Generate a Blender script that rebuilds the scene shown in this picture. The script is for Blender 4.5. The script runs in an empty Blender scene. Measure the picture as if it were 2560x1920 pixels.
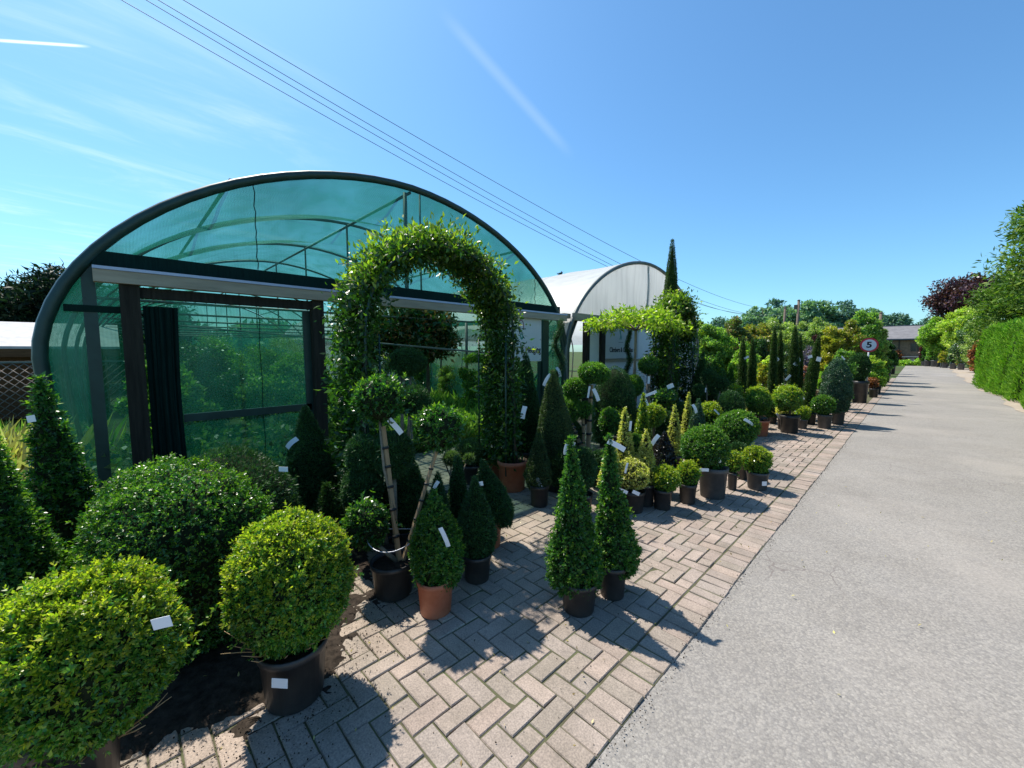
import bpy, math, random
import numpy as np
from mathutils import Vector, Matrix

# ------------------------------------------------------------------ camera, sky, sun, exposure
SC = bpy.context.scene
COL = SC.collection
CAM_H, YAW, PITCH = 1.667, 0.7905, 0.0825
cam = bpy.data.cameras.new('camera'); cam.sensor_width = 36.0; cam.lens = 36.0 * 1000 / 2560
cam.clip_start = 0.05; cam.clip_end = 3000
cob = bpy.data.objects.new('camera', cam); COL.objects.link(cob)
cob.location = (0, 0, CAM_H); cob.rotation_euler = (math.pi / 2 - PITCH, 0, YAW)
SC.camera = cob
SC.view_settings.view_transform = 'Standard'; SC.view_settings.look = 'None'
SC.view_settings.exposure = 0.88; SC.view_settings.gamma = 1.0
SUN_EL, SUN_AZ = math.radians(57.5), math.radians(-90)      # the sun stands over the tunnels (-X)
world = bpy.data.worlds.new('World'); SC.world = world; world.use_nodes = True
def build_world():
    nt = world.node_tree; N = nt.nodes; L = nt.links
    for n in list(N): N.remove(n)
    out = N.new('ShaderNodeOutputWorld'); bg = N.new('ShaderNodeBackground')
    sky = N.new('ShaderNodeTexSky'); sky.sky_type = 'NISHITA'; sky.sun_disc = False
    sky.sun_elevation = SUN_EL; sky.sun_rotation = SUN_AZ
    sky.altitude = 0; sky.air_density = 1.0; sky.dust_density = 0.7; sky.ozone_density = 2.2
    bg.inputs[1].default_value = 0.108
    geo = N.new('ShaderNodeTexCoord')
    def M(op, a, b=None, c=None):
        n = N.new('ShaderNodeMath'); n.operation = op
        for i, v in enumerate((a, b, c)):
            if v is None: continue
            if isinstance(v, (int, float)): n.inputs[i].default_value = v
            else: L.new(v, n.inputs[i])
        return n.outputs[0]
    def dot(vec):
        n = N.new('ShaderNodeVectorMath'); n.operation = 'DOT_PRODUCT'
        L.new(geo.outputs['Generated'], n.inputs[0]); n.inputs[1].default_value = vec
        return n.outputs['Value']
    def ss(x, a, b):
        n = N.new('ShaderNodeMapRange'); n.interpolation_type = 'SMOOTHSTEP'
        L.new(x, n.inputs[0]); n.inputs[1].default_value = a; n.inputs[2].default_value = b
        return n.outputs[0]
    # thin cirrus: streaky noise on a plane high above, only in the south-western sky
    sep = N.new('ShaderNodeSeparateXYZ'); L.new(geo.outputs['Generated'], sep.inputs[0])
    z = M('MAXIMUM', sep.outputs[2], 0.03)
    px, py = M('DIVIDE', sep.outputs[0], z), M('DIVIDE', sep.outputs[1], z)
    cmb = N.new('ShaderNodeCombineXYZ'); L.new(px, cmb.inputs[0]); L.new(py, cmb.inputs[1])
    mp = N.new('ShaderNodeMapping'); mp.inputs['Rotation'].default_value = (0, 0, 0.0); mp.inputs['Scale'].default_value = (1.3, 0.48, 1)
    L.new(cmb.outputs[0], mp.inputs[0])
    nz = N.new('ShaderNodeTexNoise'); nz.inputs['Scale'].default_value = 1.1; nz.inputs['Detail'].default_value = 7
    nz.inputs['Roughness'].default_value = 0.62; nz.inputs['Distortion'].default_value = 1.1
    L.new(mp.outputs[0], nz.inputs['Vector'])
    streak = ss(nz.outputs[0], 0.46, 0.80)
    where = M('MULTIPLY', ss(dot(CIRRUS_DIR), 0.84, 0.985), ss(sep.outputs[2], 0.05, 0.2))
    mask = M('MULTIPLY', M('MULTIPLY', streak, where), 0.36)
    # contrails: great-circle bands
    for (nrm, mid, half, wid, amt) in TRAILS:
        d = M('ABSOLUTE', dot(nrm))
        w = M('SUBTRACT', 1.0, ss(d, 0.0, wid))
        e = ss(dot(mid), math.cos(half), math.cos(half * 0.45))
        mask = M('MAXIMUM', mask, M('MULTIPLY', M('MULTIPLY', w, e), amt))
    mix = N.new('ShaderNodeMixRGB'); L.new(mask, mix.inputs[0])
    tint = N.new('ShaderNodeMixRGB'); tint.blend_type = 'MULTIPLY'; tint.inputs[0].default_value = 1
    L.new(sky.outputs[0], tint.inputs[1]); tint.inputs[2].default_value = (.54, .85, 1.0, 1); L.new(tint.outputs[0], mix.inputs[1])
    mix.inputs[2].default_value = (6.6, 7.2, 7.8, 1)
    L.new(mix.outputs[0], bg.inputs[0]); L.new(bg.outputs[0], out.inputs[0])
CIRRUS_DIR = (-0.9656, -0.0911, 0.2436)
TRAILS = [((-0.4236, 0.3442, -0.8379), (-0.8995, -0.0512, 0.4338), 0.0596, 0.0028, 0.95), ((-0.7452, -0.1948, -0.6377), (-0.6055, 0.5982, 0.5249), 0.1869, 0.016, 0.09)]
COMPOST_AND_SHADE = [[-2.123, -0.137], [-2.142, 0.038], [-2.093, 0.194], [-1.943, 0.366], [-1.901, 0.484], [-1.979, 0.653], [-2.101, 0.77], [-2.211, 0.918], [-2.314, 1.039], [-2.512, 1.161], [-2.704, 1.238]]  # edge of the soil sheet, trimmed to where plant shade falls
CRACKS = [[-0.578, 3.658], [0.239, 7.928]]
build_world()
sl = bpy.data.lights.new('sun', 'SUN'); sl.energy = 4.3; sl.angle = math.radians(0.53); sl.color = (1.0, 0.945, 0.85)
so = bpy.data.objects.new('sun', sl); COL.objects.link(so)
sdir = Vector((-math.cos(SUN_EL), 0, math.sin(SUN_EL)))
so.rotation_euler = (-sdir).to_track_quat('-Z', 'Y').to_euler()
SC.cycles.transparent_max_bounces = 24; SC.cycles.max_bounces = 8
SC.cycles.diffuse_bounces = 3; SC.cycles.transmission_bounces = 6

# ------------------------------------------------------------------ helpers
def tag(o, label=None, cat=None, group=None, kind=None):
    for k, v in (('label', label), ('category', cat), ('group', group), ('kind', kind)):
        if v: o[k] = v
    return o
def empty(name, loc, label=None, cat=None, group=None, rz=0):
    o = bpy.data.objects.new(name, None); COL.objects.link(o); o.location = loc; o.rotation_euler = (0, 0, rz)
    o.empty_display_size = 0.1
    return tag(o, label, cat, group)
def link(name, me, parent=None, loc=None):
    o = bpy.data.objects.new(name, me); COL.objects.link(o)
    if parent: o.parent = parent
    if loc: o.location = loc
    return o
class MB:
    """collects shapes, builds ONE mesh"""
    def __init__(s): s.v = []; s.f = []; s.m = []; s.sm = []
    def add(s, v, f, mi=0, smooth=False):
        n = len(s.v); s.v += [tuple(p) for p in v]; s.f += [tuple(i + n for i in q) for q in f]
        s.m += [mi] * len(f); s.sm += [smooth] * len(f)
    def box(s, a, b, mi=0):
        x0, y0, z0 = a; x1, y1, z1 = b
        v = [(x0,y0,z0),(x1,y0,z0),(x1,y1,z0),(x0,y1,z0),(x0,y0,z1),(x1,y0,z1),(x1,y1,z1),(x0,y1,z1)]
        s.add(v, [(0,3,2,1),(4,5,6,7),(0,1,5,4),(1,2,6,5),(2,3,7,6),(3,0,4,7)], mi)
    def tube(s, path, r, seg=8, mi=0, caps=True, square=False):
        P = [Vector(p) for p in path]; n = len(P)
        rs = r if isinstance(r, (list, tuple)) else [r] * n
        if square: seg = 4
        rings = []; a = None
        for i, p in enumerate(P):
            t = (P[min(i + 1, n - 1)] - P[max(i - 1, 0)]).normalized()
            if a is None: a = t.cross(Vector((0, 0, 1)) if abs(t.z) < 0.95 else Vector((0, 1, 0)))
            a = (a - t*a.dot(t)).normalized(); b = a.cross(t)
            o = math.pi / 4 if square else 0
            k = 1.4142 if square else 1
            rings.append([p + (a * math.cos(o + 2*math.pi*j/seg) + b * math.sin(o + 2*math.pi*j/seg)) * rs[i] * k for j in range(seg)])
        v = [q for ring in rings for q in ring]; f = []
        for i in range(n - 1):
            for j in range(seg):
                k = (j + 1) % seg; f.append((i*seg+j, i*seg+k, (i+1)*seg+k, (i+1)*seg+j))
        if caps: f += [tuple(range(seg))[::-1], tuple((n-1)*seg + j for j in range(seg))]
        s.add(v, f, mi, not square)
    def lathe(s, prof, seg=28, c=(0, 0, 0), mi=0, wob=None):
        v = []; f = []
        for (r, z) in prof:
            for j in range(seg):
                a = 2*math.pi*j/seg; rr = r * (1 + (wob(j) if wob else 0))
                v.append((c[0] + rr*math.cos(a), c[1] + rr*math.sin(a), c[2] + z))
        for i in range(len(prof) - 1):
            for j in range(seg):
                k = (j + 1) % seg; f.append((i*seg+j, i*seg+k, (i+1)*seg+k, (i+1)*seg+j))
        s.add(v, f, mi, True)
    def build(s, name, mats, parent=None, loc=None):
        me = bpy.data.meshes.new(name); me.from_pydata(s.v, [], s.f)
        for m in (mats if isinstance(mats, (list, tuple)) else [mats]): me.materials.append(m)
        me.polygons.foreach_set('material_index', s.m); me.polygons.foreach_set('use_smooth', s.sm)
        me.update(); return link(name, me, parent, loc)
def quads(name, V, mats, parent=None, loc=None, core=None, mi=None):
    """V: (n,4,3) array of loose quads; core: optional MB appended with material index 1"""
    n = len(V); V = V.reshape(-1, 3).astype(np.float32)
    nf = n; idx = np.arange(n*4, dtype=np.int32); mis = np.zeros(n, np.int32) if mi is None else mi.astype(np.int32)
    starts = np.arange(0, n*4, 4, dtype=np.int32); tot = np.full(n, 4, np.int32)
    if core is not None and core.f:
        cv = np.array(core.v, np.float32); ci = np.array([i for f in core.f for i in f], np.int32) + n*4
        ct = np.array([len(f) for f in core.f], np.int32)
        cs = np.concatenate(([0], np.cumsum(ct)[:-1])).astype(np.int32) + n*4
        V = np.vstack((V, cv)); idx = np.concatenate((idx, ci)); starts = np.concatenate((starts, cs)); tot = np.concatenate((tot, ct))
        mis = np.concatenate((mis, np.full(len(core.f), len(mats) - 1, np.int32))); nf += len(core.f)
    me = bpy.data.meshes.new(name)
    me.vertices.add(len(V)); me.vertices.foreach_set('co', V.ravel())
    me.loops.add(len(idx)); me.loops.foreach_set('vertex_index', idx)
    me.polygons.add(nf); me.polygons.foreach_set('loop_start', starts); me.polygons.foreach_set('loop_total', tot)
    for m in mats: me.materials.append(m)
    me.polygons.foreach_set('material_index', mis)
    me.update(calc_edges=True)
    return link(name, me, parent, loc)
RNG = np.random.default_rng(7)
def unit(a): return a / np.maximum(np.linalg.norm(a, axis=1, keepdims=True), 1e-9)
def leafquads(P, Nn, L, asp, out=0.35, rnd=0.8, up=0.15, fold=0.22, vary=0.35):
    n = len(P); r = RNG.normal(size=(n, 3)); r2 = RNG.normal(size=(n, 3))
    a = unit(Nn*out + unit(r)*rnd + np.array([0, 0, up]))
    s = unit(np.cross(a, Nn + unit(r2)*0.55)); u = np.cross(s, a)
    Ls = (L * (1 - vary + 2*vary*RNG.random(n)))[:, None]; W = Ls*asp
    v1 = P + a*Ls*0.42 + s*W*0.5 + u*W*fold; v3 = P + a*Ls*0.42 - s*W*0.5 + u*W*fold
    return np.stack((P, v1, P + a*Ls, v3), axis=1)
def sprigs(P, Nn, L, asp, m=7):
    """little shoots: m leaves in crossed pairs up a short stem, as clipped box and privet grow"""
    n = len(P); A = unit(Nn*.75 + unit(RNG.normal(size=(n, 3)))*.75 + np.array([0, 0, .22])); r = unit(RNG.normal(size=(n, 3)))
    U = unit(np.cross(A, r)); Vv = np.cross(A, U); ph = RNG.random(n)*6.283; sc = .75 + .5*RNG.random(n); out = []
    for k in range(m):
        f = ph + k*math.pi + (k//2)*math.pi/2; rad = np.cos(f)[:, None]*U + np.sin(f)[:, None]*Vv; t = k/(m - 1)
        p = P + A*(L*sc*(-.35 + 1.05*t))[:, None] + RNG.normal(0, L*.05, (n, 3))
        a = unit(A*(.35 + .75*t) + rad*(1.05 - .55*t)); s = unit(np.cross(a, A + .35*unit(RNG.normal(size=(n, 3))))); u = np.cross(s, a)
        Ls = (L*sc*(1.05 - .35*t)*(.8 + .4*RNG.random(n)))[:, None]; W = Ls*asp
        out.append(np.stack((p, p + a*Ls*.42 + s*W*.5 + u*W*.2, p + a*Ls, p + a*Ls*.42 - s*W*.5 + u*W*.2), 1))
    return np.concatenate(out)
def lumps(D, amp, freq=5, k=5):
    t = np.zeros(len(D))
    for i in range(k):
        w = RNG.normal(size=3)*freq; t += np.sin(D @ w + RNG.random()*6.28)
    return amp*t/k

# ------------------------------------------------------------------ materials
def mat(name): m = bpy.data.materials.new(name); m.use_nodes = True; return m, m.node_tree.nodes, m.node_tree.links
def plain(name, col, rough=0.6, spec=0.4, noise=0.0, scale=8, metal=0, bump=0, stretch=None, col2=None):
    m, N, L = mat(name); b = N['Principled BSDF']
    b.inputs['Base Color'].default_value = (*col, 1); b.inputs['Roughness'].default_value = rough
    b.inputs['Specular IOR Level'].default_value = spec; b.inputs['Metallic'].default_value = metal
    if noise or bump:
        tc = N.new('ShaderNodeTexCoord'); mp = N.new('ShaderNodeMapping'); nz = N.new('ShaderNodeTexNoise')
        L.new(tc.outputs['Object'], mp.inputs[0]); L.new(mp.outputs[0], nz.inputs['Vector'])
        if stretch: mp.inputs['Scale'].default_value = stretch
        nz.inputs['Scale'].default_value = scale; nz.inputs['Detail'].default_value = 6; nz.inputs['Roughness'].default_value = 0.65
        cr = N.new('ShaderNodeValToRGB'); L.new(nz.outputs[0], cr.inputs[0])
        cr.color_ramp.elements[0].position = 0.3; cr.color_ramp.elements[1].position = 0.72
        c0 = tuple(c*(1 - noise) for c in col); c1 = col2 or tuple(min(c*(1 + noise), 1) for c in col)
        cr.color_ramp.elements[0].color = (*c0, 1); cr.color_ramp.elements[1].color = (*c1, 1)
        L.new(cr.outputs[0], b.inputs['Base Color'])
        if bump:
            bp = N.new('ShaderNodeBump'); bp.inputs['Strength'].default_value = bump; bp.inputs['Distance'].default_value = 0.01
            L.new(nz.outputs[0], bp.inputs['Height']); L.new(bp.outputs[0], b.inputs['Normal'])
    return m
def leafmat(name, c0, c1, c2, new=0.12, trans=0.30, rough=0.38, spec=0.45, clump=2.5):
    m, N, L = mat(name); b = N['Principled BSDF']
    g = N.new('ShaderNodeNewGeometry'); cr = N.new('ShaderNodeValToRGB'); L.new(g.outputs['Random Per Island'], cr.inputs[0])
    e = cr.color_ramp.elements; e[0].position = 0; e[0].color = (*c0, 1); e[1].position = max(0.55, 1 - new*1.6); e[1].color = (*c1, 1)
    x = e.new(1.0); x.color = (*c2, 1)
    tc = N.new('ShaderNodeTexCoord'); nz = N.new('ShaderNodeTexNoise'); nz.inputs['Scale'].default_value = clump; nz.inputs['Detail'].default_value = 2
    L.new(tc.outputs['Object'], nz.inputs['Vector'])
    mr = N.new('ShaderNodeMapRange'); L.new(nz.outputs[0], mr.inputs[0])
    mr.inputs[1].default_value = 0.3; mr.inputs[2].default_value = 0.7; mr.inputs[3].default_value = 0.72; mr.inputs[4].default_value = 1.25
    mx = N.new('ShaderNodeVectorMath'); mx.operation = 'SCALE'; L.new(cr.outputs[0], mx.inputs[0]); L.new(mr.outputs[0], mx.inputs['Scale'])
    L.new(mx.outputs[0], b.inputs['Base Color']); b.inputs['Roughness'].default_value = rough; b.inputs['Specular IOR Level'].default_value = spec
    tr = N.new('ShaderNodeBsdfTranslucent'); hs = N.new('ShaderNodeMixRGB'); hs.blend_type = 'MULTIPLY'; hs.inputs[0].default_value = 1
    L.new(mx.outputs[0], hs.inputs[1]); hs.inputs[2].default_value = (1.35, 1.75, 0.5, 1); L.new(hs.outputs[0], tr.inputs[0])
    ms = N.new('ShaderNodeMixShader'); ms.inputs[0].default_value = trans
    L.new(b.outputs[0], ms.inputs[1]); L.new(tr.outputs[0], ms.inputs[2]); L.new(ms.outputs[0], N['Material Output'].inputs[0])
    return m
LEAF = {  # material, leaf length, aspect, core?
 'box':      (leafmat('box_leaf', (0.022, 0.086, 0.014), (0.053, 0.178, 0.026), (0.154, 0.293, 0.030), .16, .22, .33, .55), .019, .5),
 'box_new':  (leafmat('box_leaf_new_growth', (0.034, 0.121, 0.017), (0.088, 0.241, 0.029), (0.281, 0.395, 0.036), .28, .24, .34, .55), .020, .48),
 'yew':      (leafmat('yew_needle', (0.021, 0.060, 0.024), (0.044, 0.121, 0.036), (0.100, 0.201, 0.040), .1, .15, .5, .3), .024, .22),
 'yewpale':  (leafmat('pale_yew_needle', (0.038, 0.076, 0.032), (0.076, 0.126, 0.044), (0.151, 0.189, 0.063), .15, .2, .55, .3), .024, .22),
 'yew_new':  (leafmat('yew_fresh_needle', (.030,.095,.012), (.060,.170,.018), (.12,.23,.02), .2, .3), .022, .3),
 'laurel':   (leafmat('laurel_leaf', (0.018, 0.073, 0.016), (0.043, 0.139, 0.027), (0.130, 0.251, 0.037), .12, .3, .3, .55), .034, .45),
 'privet':   (leafmat('privet_leaf', (0.028, 0.098, 0.020), (0.063, 0.181, 0.035), (0.148, 0.253, 0.043), .14, .35, .36, .5), .024, .6),
 'gold':     (leafmat('gold_variegated_leaf', (0.280, 0.294, 0.056), (0.616, 0.560, 0.147), (0.800, 0.727, 0.307), .3, .35), .024, .5),
 'blue':     (leafmat('blue_green_needle', (0.028, 0.077, 0.049), (0.063, 0.140, 0.081), (0.140, 0.224, 0.112), .12, .2, .4), .030, .3),
 'black_leaf': (leafmat('black_leaf', (.012,.010,.012), (.022,.020,.018), (.04,.05,.03), .1, .1, .28, .6), .024, .6),
 'feather':  (leafmat('feathery_needle', (.020,.060,.018), (.050,.115,.030), (.10,.19,.04), .15, .25), .034, .16),
 'pale':     (leafmat('pale_grey_green_needle', (.06,.11,.04), (.12,.19,.07), (.2,.28,.1), .2, .3), .034, .12),
 'cypress':  (leafmat('cypress_spray', (0.025, 0.063, 0.017), (0.059, 0.119, 0.025), (0.140, 0.182, 0.049), .15, .2, .55, .3), .040, .18),
 'm_green':  (leafmat('green_shrub_leaf', (0.064, 0.159, 0.040), (0.172, 0.317, 0.066), (0.432, 0.530, 0.131), .25, .45), .075, .5),
 'm_lime':   (leafmat('lime_shrub_leaf', (0.097, 0.209, 0.036), (0.249, 0.402, 0.062), (0.497, 0.578, 0.126), .3, .45), .085, .5),
 'm_yel':    (leafmat('yellow_green_leaf', (0.158, 0.257, 0.040), (0.376, 0.476, 0.070), (0.654, 0.654, 0.139), .3, .45), .070, .5),
 'm_gold':   (leafmat('golden_maple_leaf', (0.143, 0.189, 0.024), (0.363, 0.342, 0.041), (0.584, 0.437, 0.071), .3, .45), .070, .5),
 'm_amber':  (leafmat('amber_maple_leaf', (0.094, 0.153, 0.024), (0.236, 0.266, 0.041), (0.496, 0.307, 0.083), .3, .45), .070, .5),
 'm_rust':   (leafmat('rust_tipped_leaf', (.06,.12,.03), (.15,.21,.05), (.36,.20,.10), .25, .4), .070, .5),
 'm_khaki':  (leafmat('khaki_leaf', (0.101, 0.185, 0.051), (0.288, 0.369, 0.113), (0.533, 0.555, 0.205), .3, .4), .060, .4),
 'm_dark':   (leafmat('dark_shrub_leaf', (0.014, 0.050, 0.014), (0.038, 0.102, 0.024), (0.096, 0.180, 0.036), .15, .3), .065, .5),
 'm_wine':   (leafmat('wine_leaf', (0.036, 0.010, 0.017), (0.090, 0.024, 0.034), (0.168, 0.048, 0.048), .2, .3), .060, .5),
 'm_violet': (leafmat('violet_flower_and_leaf', (.050,.080,.040), (.180,.130,.260), (.30,.24,.42), .5, .3), .050, .5),
 'm_copper': (leafmat('copper_leaf', (0.084, 0.042, 0.024), (0.264, 0.090, 0.042), (0.432, 0.156, 0.072), .3, .35), .050, .5),
 'm_pink':   (leafmat('rose_leaf_and_petal', (.040,.090,.025), (.560,.200,.180), (.70,.38,.32), .5, .3), .060, .8),
 'm_daisy':  (leafmat('daisy_leaf_and_petal', (.030,.080,.020), (.060,.130,.030), (.80,.80,.74), .14, .3), .055, .6),
 'beech':    (leafmat('copper_beech_leaf', (0.027, 0.013, 0.022), (0.075, 0.027, 0.043), (0.138, 0.062, 0.062), .2, .25), .27, .6),
 'leyland':  (leafmat('leylandii_spray', (0.032, 0.087, 0.020), (0.116, 0.203, 0.029), (0.217, 0.290, 0.043), .2, .3, .6, .2), .26, .26),
 'darkcon':  (leafmat('dark_conifer_spray', (.006,.018,.010), (.014,.036,.016), (.035,.06,.02), .12, .15, .6, .2), .24, .28),
 'wood':     (leafmat('hazed_wood_leaf', (0.082, 0.174, 0.122), (0.190, 0.319, 0.195), (0.378, 0.510, 0.282), .2, .25, .7, .15), .60, .6),  # pale bluish tone carries distance haze painted into the leaf colour
 'wood_dark':(leafmat('hazed_pine_leaf', (0.045, 0.113, 0.106), (0.108, 0.210, 0.163), (0.192, 0.290, 0.205), .2, .2, .7, .15), .60, .45),  # distance haze put into the leaf colour here too
 'hedge':    (leafmat('hedge_spray', (0.069, 0.180, 0.018), (0.166, 0.342, 0.030), (0.293, 0.450, 0.045), .2, .3, .55, .25), .085, .28),
 'climber':  (leafmat('climber_leaf', (0.018, 0.058, 0.011), (0.043, 0.115, 0.021), (0.106, 0.192, 0.029), .15, .4, .35, .5), .062, .42),
 'climber_new': (leafmat('climber_young_leaf', (.080,.160,.018), (.190,.270,.030), (.33,.36,.06), .3, .5, .4), .062, .42),
 'wisteria': (leafmat('wisteria_leaf', (0.121, 0.220, 0.022), (0.253, 0.341, 0.033), (0.396, 0.418, 0.066), .3, .5, .42), .085, .4),
 'magnolia': (leafmat('magnolia_leaf', (0.024, 0.068, 0.024), (0.054, 0.128, 0.037), (0.340, 0.145, 0.060), .2, .2, .25, .6), .15, .45),
 'hosta':    (leafmat('hosta_leaf', (.060,.120,.040), (.120,.190,.080), (.24,.30,.16), .25, .4), .16, .6),
 'grass':    (leafmat('grass_blade', (0.075, 0.165, 0.027), (0.180, 0.300, 0.060), (0.420, 0.450, 0.150), .3, .4, .6, .2), .35, .05),
 'straw':    (leafmat('straw_blade', (.22,.19,.09), (.38,.33,.17), (.5,.46,.28), .3, .4, .6, .2), .6, .03),
 'iris':     (leafmat('iris_blade', (.060,.140,.020), (.110,.220,.035), (.2,.3,.06), .2, .45, .4), .55, .09),
}
_sh = leafmat('young_box_shoot', (.13, .21, .020), (.29, .34, .030), (.50, .46, .05), .4, .5, .36, .5)
_sg = leafmat('young_green_shoot', (.05, .14, .018), (.10, .21, .026), (.20, .29, .03), .3, .45, .36, .5)
SHOOT = {'box': (_sg, .5), 'box_new': (_sh, .78), 'privet': (_sg, .22), 'laurel': (_sg, .16), 'yew_new': (_sg, .3)}
SPRIG = ('box', 'box_new', 'privet', 'laurel', 'gold')
CORE = plain('dark_inner_core', (.016, .022, .010), 0.9, 0.1, .5, 20)  # dark solid core added inside the foliage to block light
BARK = plain('bark', (.11, .085, .06), 0.85, 0.2, .45, 14, bump=.5)
STEMW = plain('stem_bark', (.20, .165, .12), 0.8, 0.2, .35, 30)
STAKE = plain('stake_wood', (.33, .225, .13), 0.75, 0.25, .25, 12, stretch=(1, 1, .15))
TIE = plain('rubber_tie', (.015, .015, .016), 0.5, 0.4)
POTB = plain('black_pot_plastic', (.024, .023, .025), 0.42, 0.45, .3, 7, col2=(.050, .046, .042), bump=.15)
POTG = plain('grey_pot_plastic', (.055, .055, .059), 0.48, 0.4, .25, 7, col2=(.10, .096, .092), bump=.15)
POTT = plain('terracotta_plastic', (.44, .120, .055), 0.55, 0.35, .22, 6, col2=(.50, .19, .11), bump=.15)
SOIL = plain('potting_soil', (.035, .025, .018), 0.95, 0.1, .6, 40, bump=.8)
PAPER = plain('white_label_plastic', (.78, .79, .82), 0.35, 0.4)
INK = plain('dark_print', (.02, .02, .025), 0.6, 0.2)
POTS = {'black': POTB, 'grey': POTG, 'terracotta': POTT}

# ------------------------------------------------------------------ plant building
def profile(kind):
    t = np.linspace(0, 1, 24)
    if kind == 'cone':   r = np.where(t < .16, .80 + .20*np.sin(t/.16*np.pi/2), np.interp(t, [.16, .45, .8, 1], [1, .64, .26, .07]))
    elif kind == 'cone2': r = np.where(t < .2, .72 + .28*np.sin(t/.2*np.pi/2), np.interp(t, [.2, .5, .8, .93, 1], [1, .74, .37, .19, .05]))
    elif kind == 'tear': r = np.interp(t, [0, .12, .3, .5, .7, .88, 1], [.62, .9, 1, .88, .58, .24, .04])
    elif kind == 'egg':  r = np.interp(t, [0, .1, .3, .5, .7, .88, .96, 1], [.62, .85, 1, .97, .82, .5, .28, .05])
    elif kind == 'dome': r = np.sqrt(np.clip(1 - np.clip((t - .35)/.65, 0, 1)**2, 0.004, 1))
    elif kind == 'column': r = np.interp(t, [0, .06, .3, .6, .82, 1], [.6, .95, 1, .85, .55, .12])
    return t, r
def foliage(name, leaf, shape, parent, depth, dens=2.7, mats=None):
    """foliage of one clipped head: leaves spread through a shell over an added dark core that blocks light"""
    m, L0, asp = LEAF[leaf]; L = max(L0, .0036*depth)
    la = L*L*asp*0.5
    core = MB()
    if shape[0] == 'ball':
        _, x, y, z, rx, rz = shape
        area = 4*math.pi*((rx*rx + 2*rx*rz)/3); n = int(np.clip(dens*area/la, 250, 46000))
        D = unit(RNG.normal(size=(n, 3))); D[:, 2] = np.maximum(D[:, 2], -.93)
        k = .975 + lumps(D, .11, 2.5) + lumps(D, .08, 8) + lumps(D, .06, 22)
        dep = 1 - np.abs(RNG.normal(0, .055, n)) - (L*.35/rx)
        S = np.array([rx, rx, rz]); P = D*S*(k*dep)[:, None] + np.array([x, y, z]); Nn = unit(D/S)
        st = RNG.random(n) < .035
        P[st] += Nn[st]*L*RNG.random((st.sum(), 1))**2*3.2
        prof = [(max(.02, .86*rx*math.cos(a)), .86*rz*math.sin(a)) for a in np.linspace(-1.5, 1.5, 12)]
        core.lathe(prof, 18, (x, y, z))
    elif shape[0] == 'loose':
        return loose(name, leaf, shape, parent, depth)
    elif shape[0] == 'spiral':
        _, x, y, z0, z1, r, lx, ly = shape
        H = z1 - z0; n = int(np.clip(dens*2*math.pi*r*.8*H/la, 600, 9000))
        t = RNG.random(n)**1.15; a = t*2*math.pi*3.2; rr = r*(1 - .62*t)
        D = unit(RNG.normal(size=(n, 3)))
        Cc = np.stack((x + np.cos(a)*rr*.48, y + np.sin(a)*rr*.48, z0 + t*H), 1)
        P = Cc + D*np.array([1, 1, .9])*(rr*(.62 + .10*np.sin(a*9)))[:, None]*(1 - np.abs(RNG.normal(0, .2, n)))[:, None]; Nn = D
        path = [(x + math.cos(q*20.1)*r*(1-.62*q)*.46, y + math.sin(q*20.1)*r*(1-.62*q)*.46, z0 + q*H) for q in np.linspace(0, .97, 50)]
        core.tube(path, [r*(1-.62*q)*.30 for q in np.linspace(0, .97, 50)], 8)
    else:
        kind, x, y, z0, z1, r, lx, ly = shape
        t, pr = profile(kind); H = z1 - z0
        area = 2*math.pi*r*float(np.mean(pr))*math.hypot(H, r)
        n = int(np.clip(dens*area/la, 300, 46000))
        w = np.cumsum(pr + .03); w = np.concatenate(([0], w/w[-1]))
        q = np.interp(RNG.random(n), w, np.linspace(0, 1, len(w)))
        a = RNG.random(n)*2*math.pi; rad = np.interp(q, t, pr)
        slope = -np.gradient(pr*r, t*H); ns = np.interp(q, t, np.clip(slope, -2, 3))
        ca, sa = np.cos(a), np.sin(a); D = np.stack((ca, sa, (q - .5)*2), 1)
        k = .985 + lumps(D, .13, 3) + lumps(D, .11, 9) + lumps(D, .07, 20)
        rr = np.maximum(rad*r*k*(1 - np.abs(RNG.normal(0, .06, n))) - L*.35, .006)
        P = np.stack((x + ca*rr + lx*(q - .5), y + sa*rr + ly*(q - .5), z0 + q*H), 1)
        Nn = unit(np.stack((ca, sa, ns), 1))
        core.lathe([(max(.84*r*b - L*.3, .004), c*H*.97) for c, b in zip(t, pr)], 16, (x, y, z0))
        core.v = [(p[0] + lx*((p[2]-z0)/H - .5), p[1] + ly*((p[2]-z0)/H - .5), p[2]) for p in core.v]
    thin = asp < .3
    if leaf in SPRIG and depth < 6.5:
        k = RNG.permutation(len(P))[:len(P)//8]; Q = np.concatenate((sprigs(P[k] - Nn[k]*L*.3, Nn[k], L, asp), leafquads(P[::4] - Nn[::4]*L*.8, Nn[::4], L, asp)))
    else: Q = leafquads(P, Nn, L, asp, out=.34 if not thin else .8, rnd=.95 if not thin else .75, up=.2)
    SH = SHOOT.get(leaf)
    if SH:      # soft young shoots standing out of the clipped surface, thickest on its upper side
        w = np.clip(Nn[:, 2]*.75 + .26, .03, 1)**1.4; k = np.where(RNG.random(len(P)) < SH[1]*w*.30)[0]
        P2 = P[k] + Nn[k]*L*(.05 + .8*RNG.random((len(k), 1))**1.5)
        Q2 = sprigs(P2, Nn[k], L*.95, asp, 6); mi = np.concatenate((np.zeros(len(Q), int), np.ones(len(Q2), int)))
        return quads(name, np.concatenate((Q, Q2)), [m, SH[0], CORE], parent, None, core, mi)
    return quads(name, Q, [m, CORE], parent, None, core)
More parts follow.
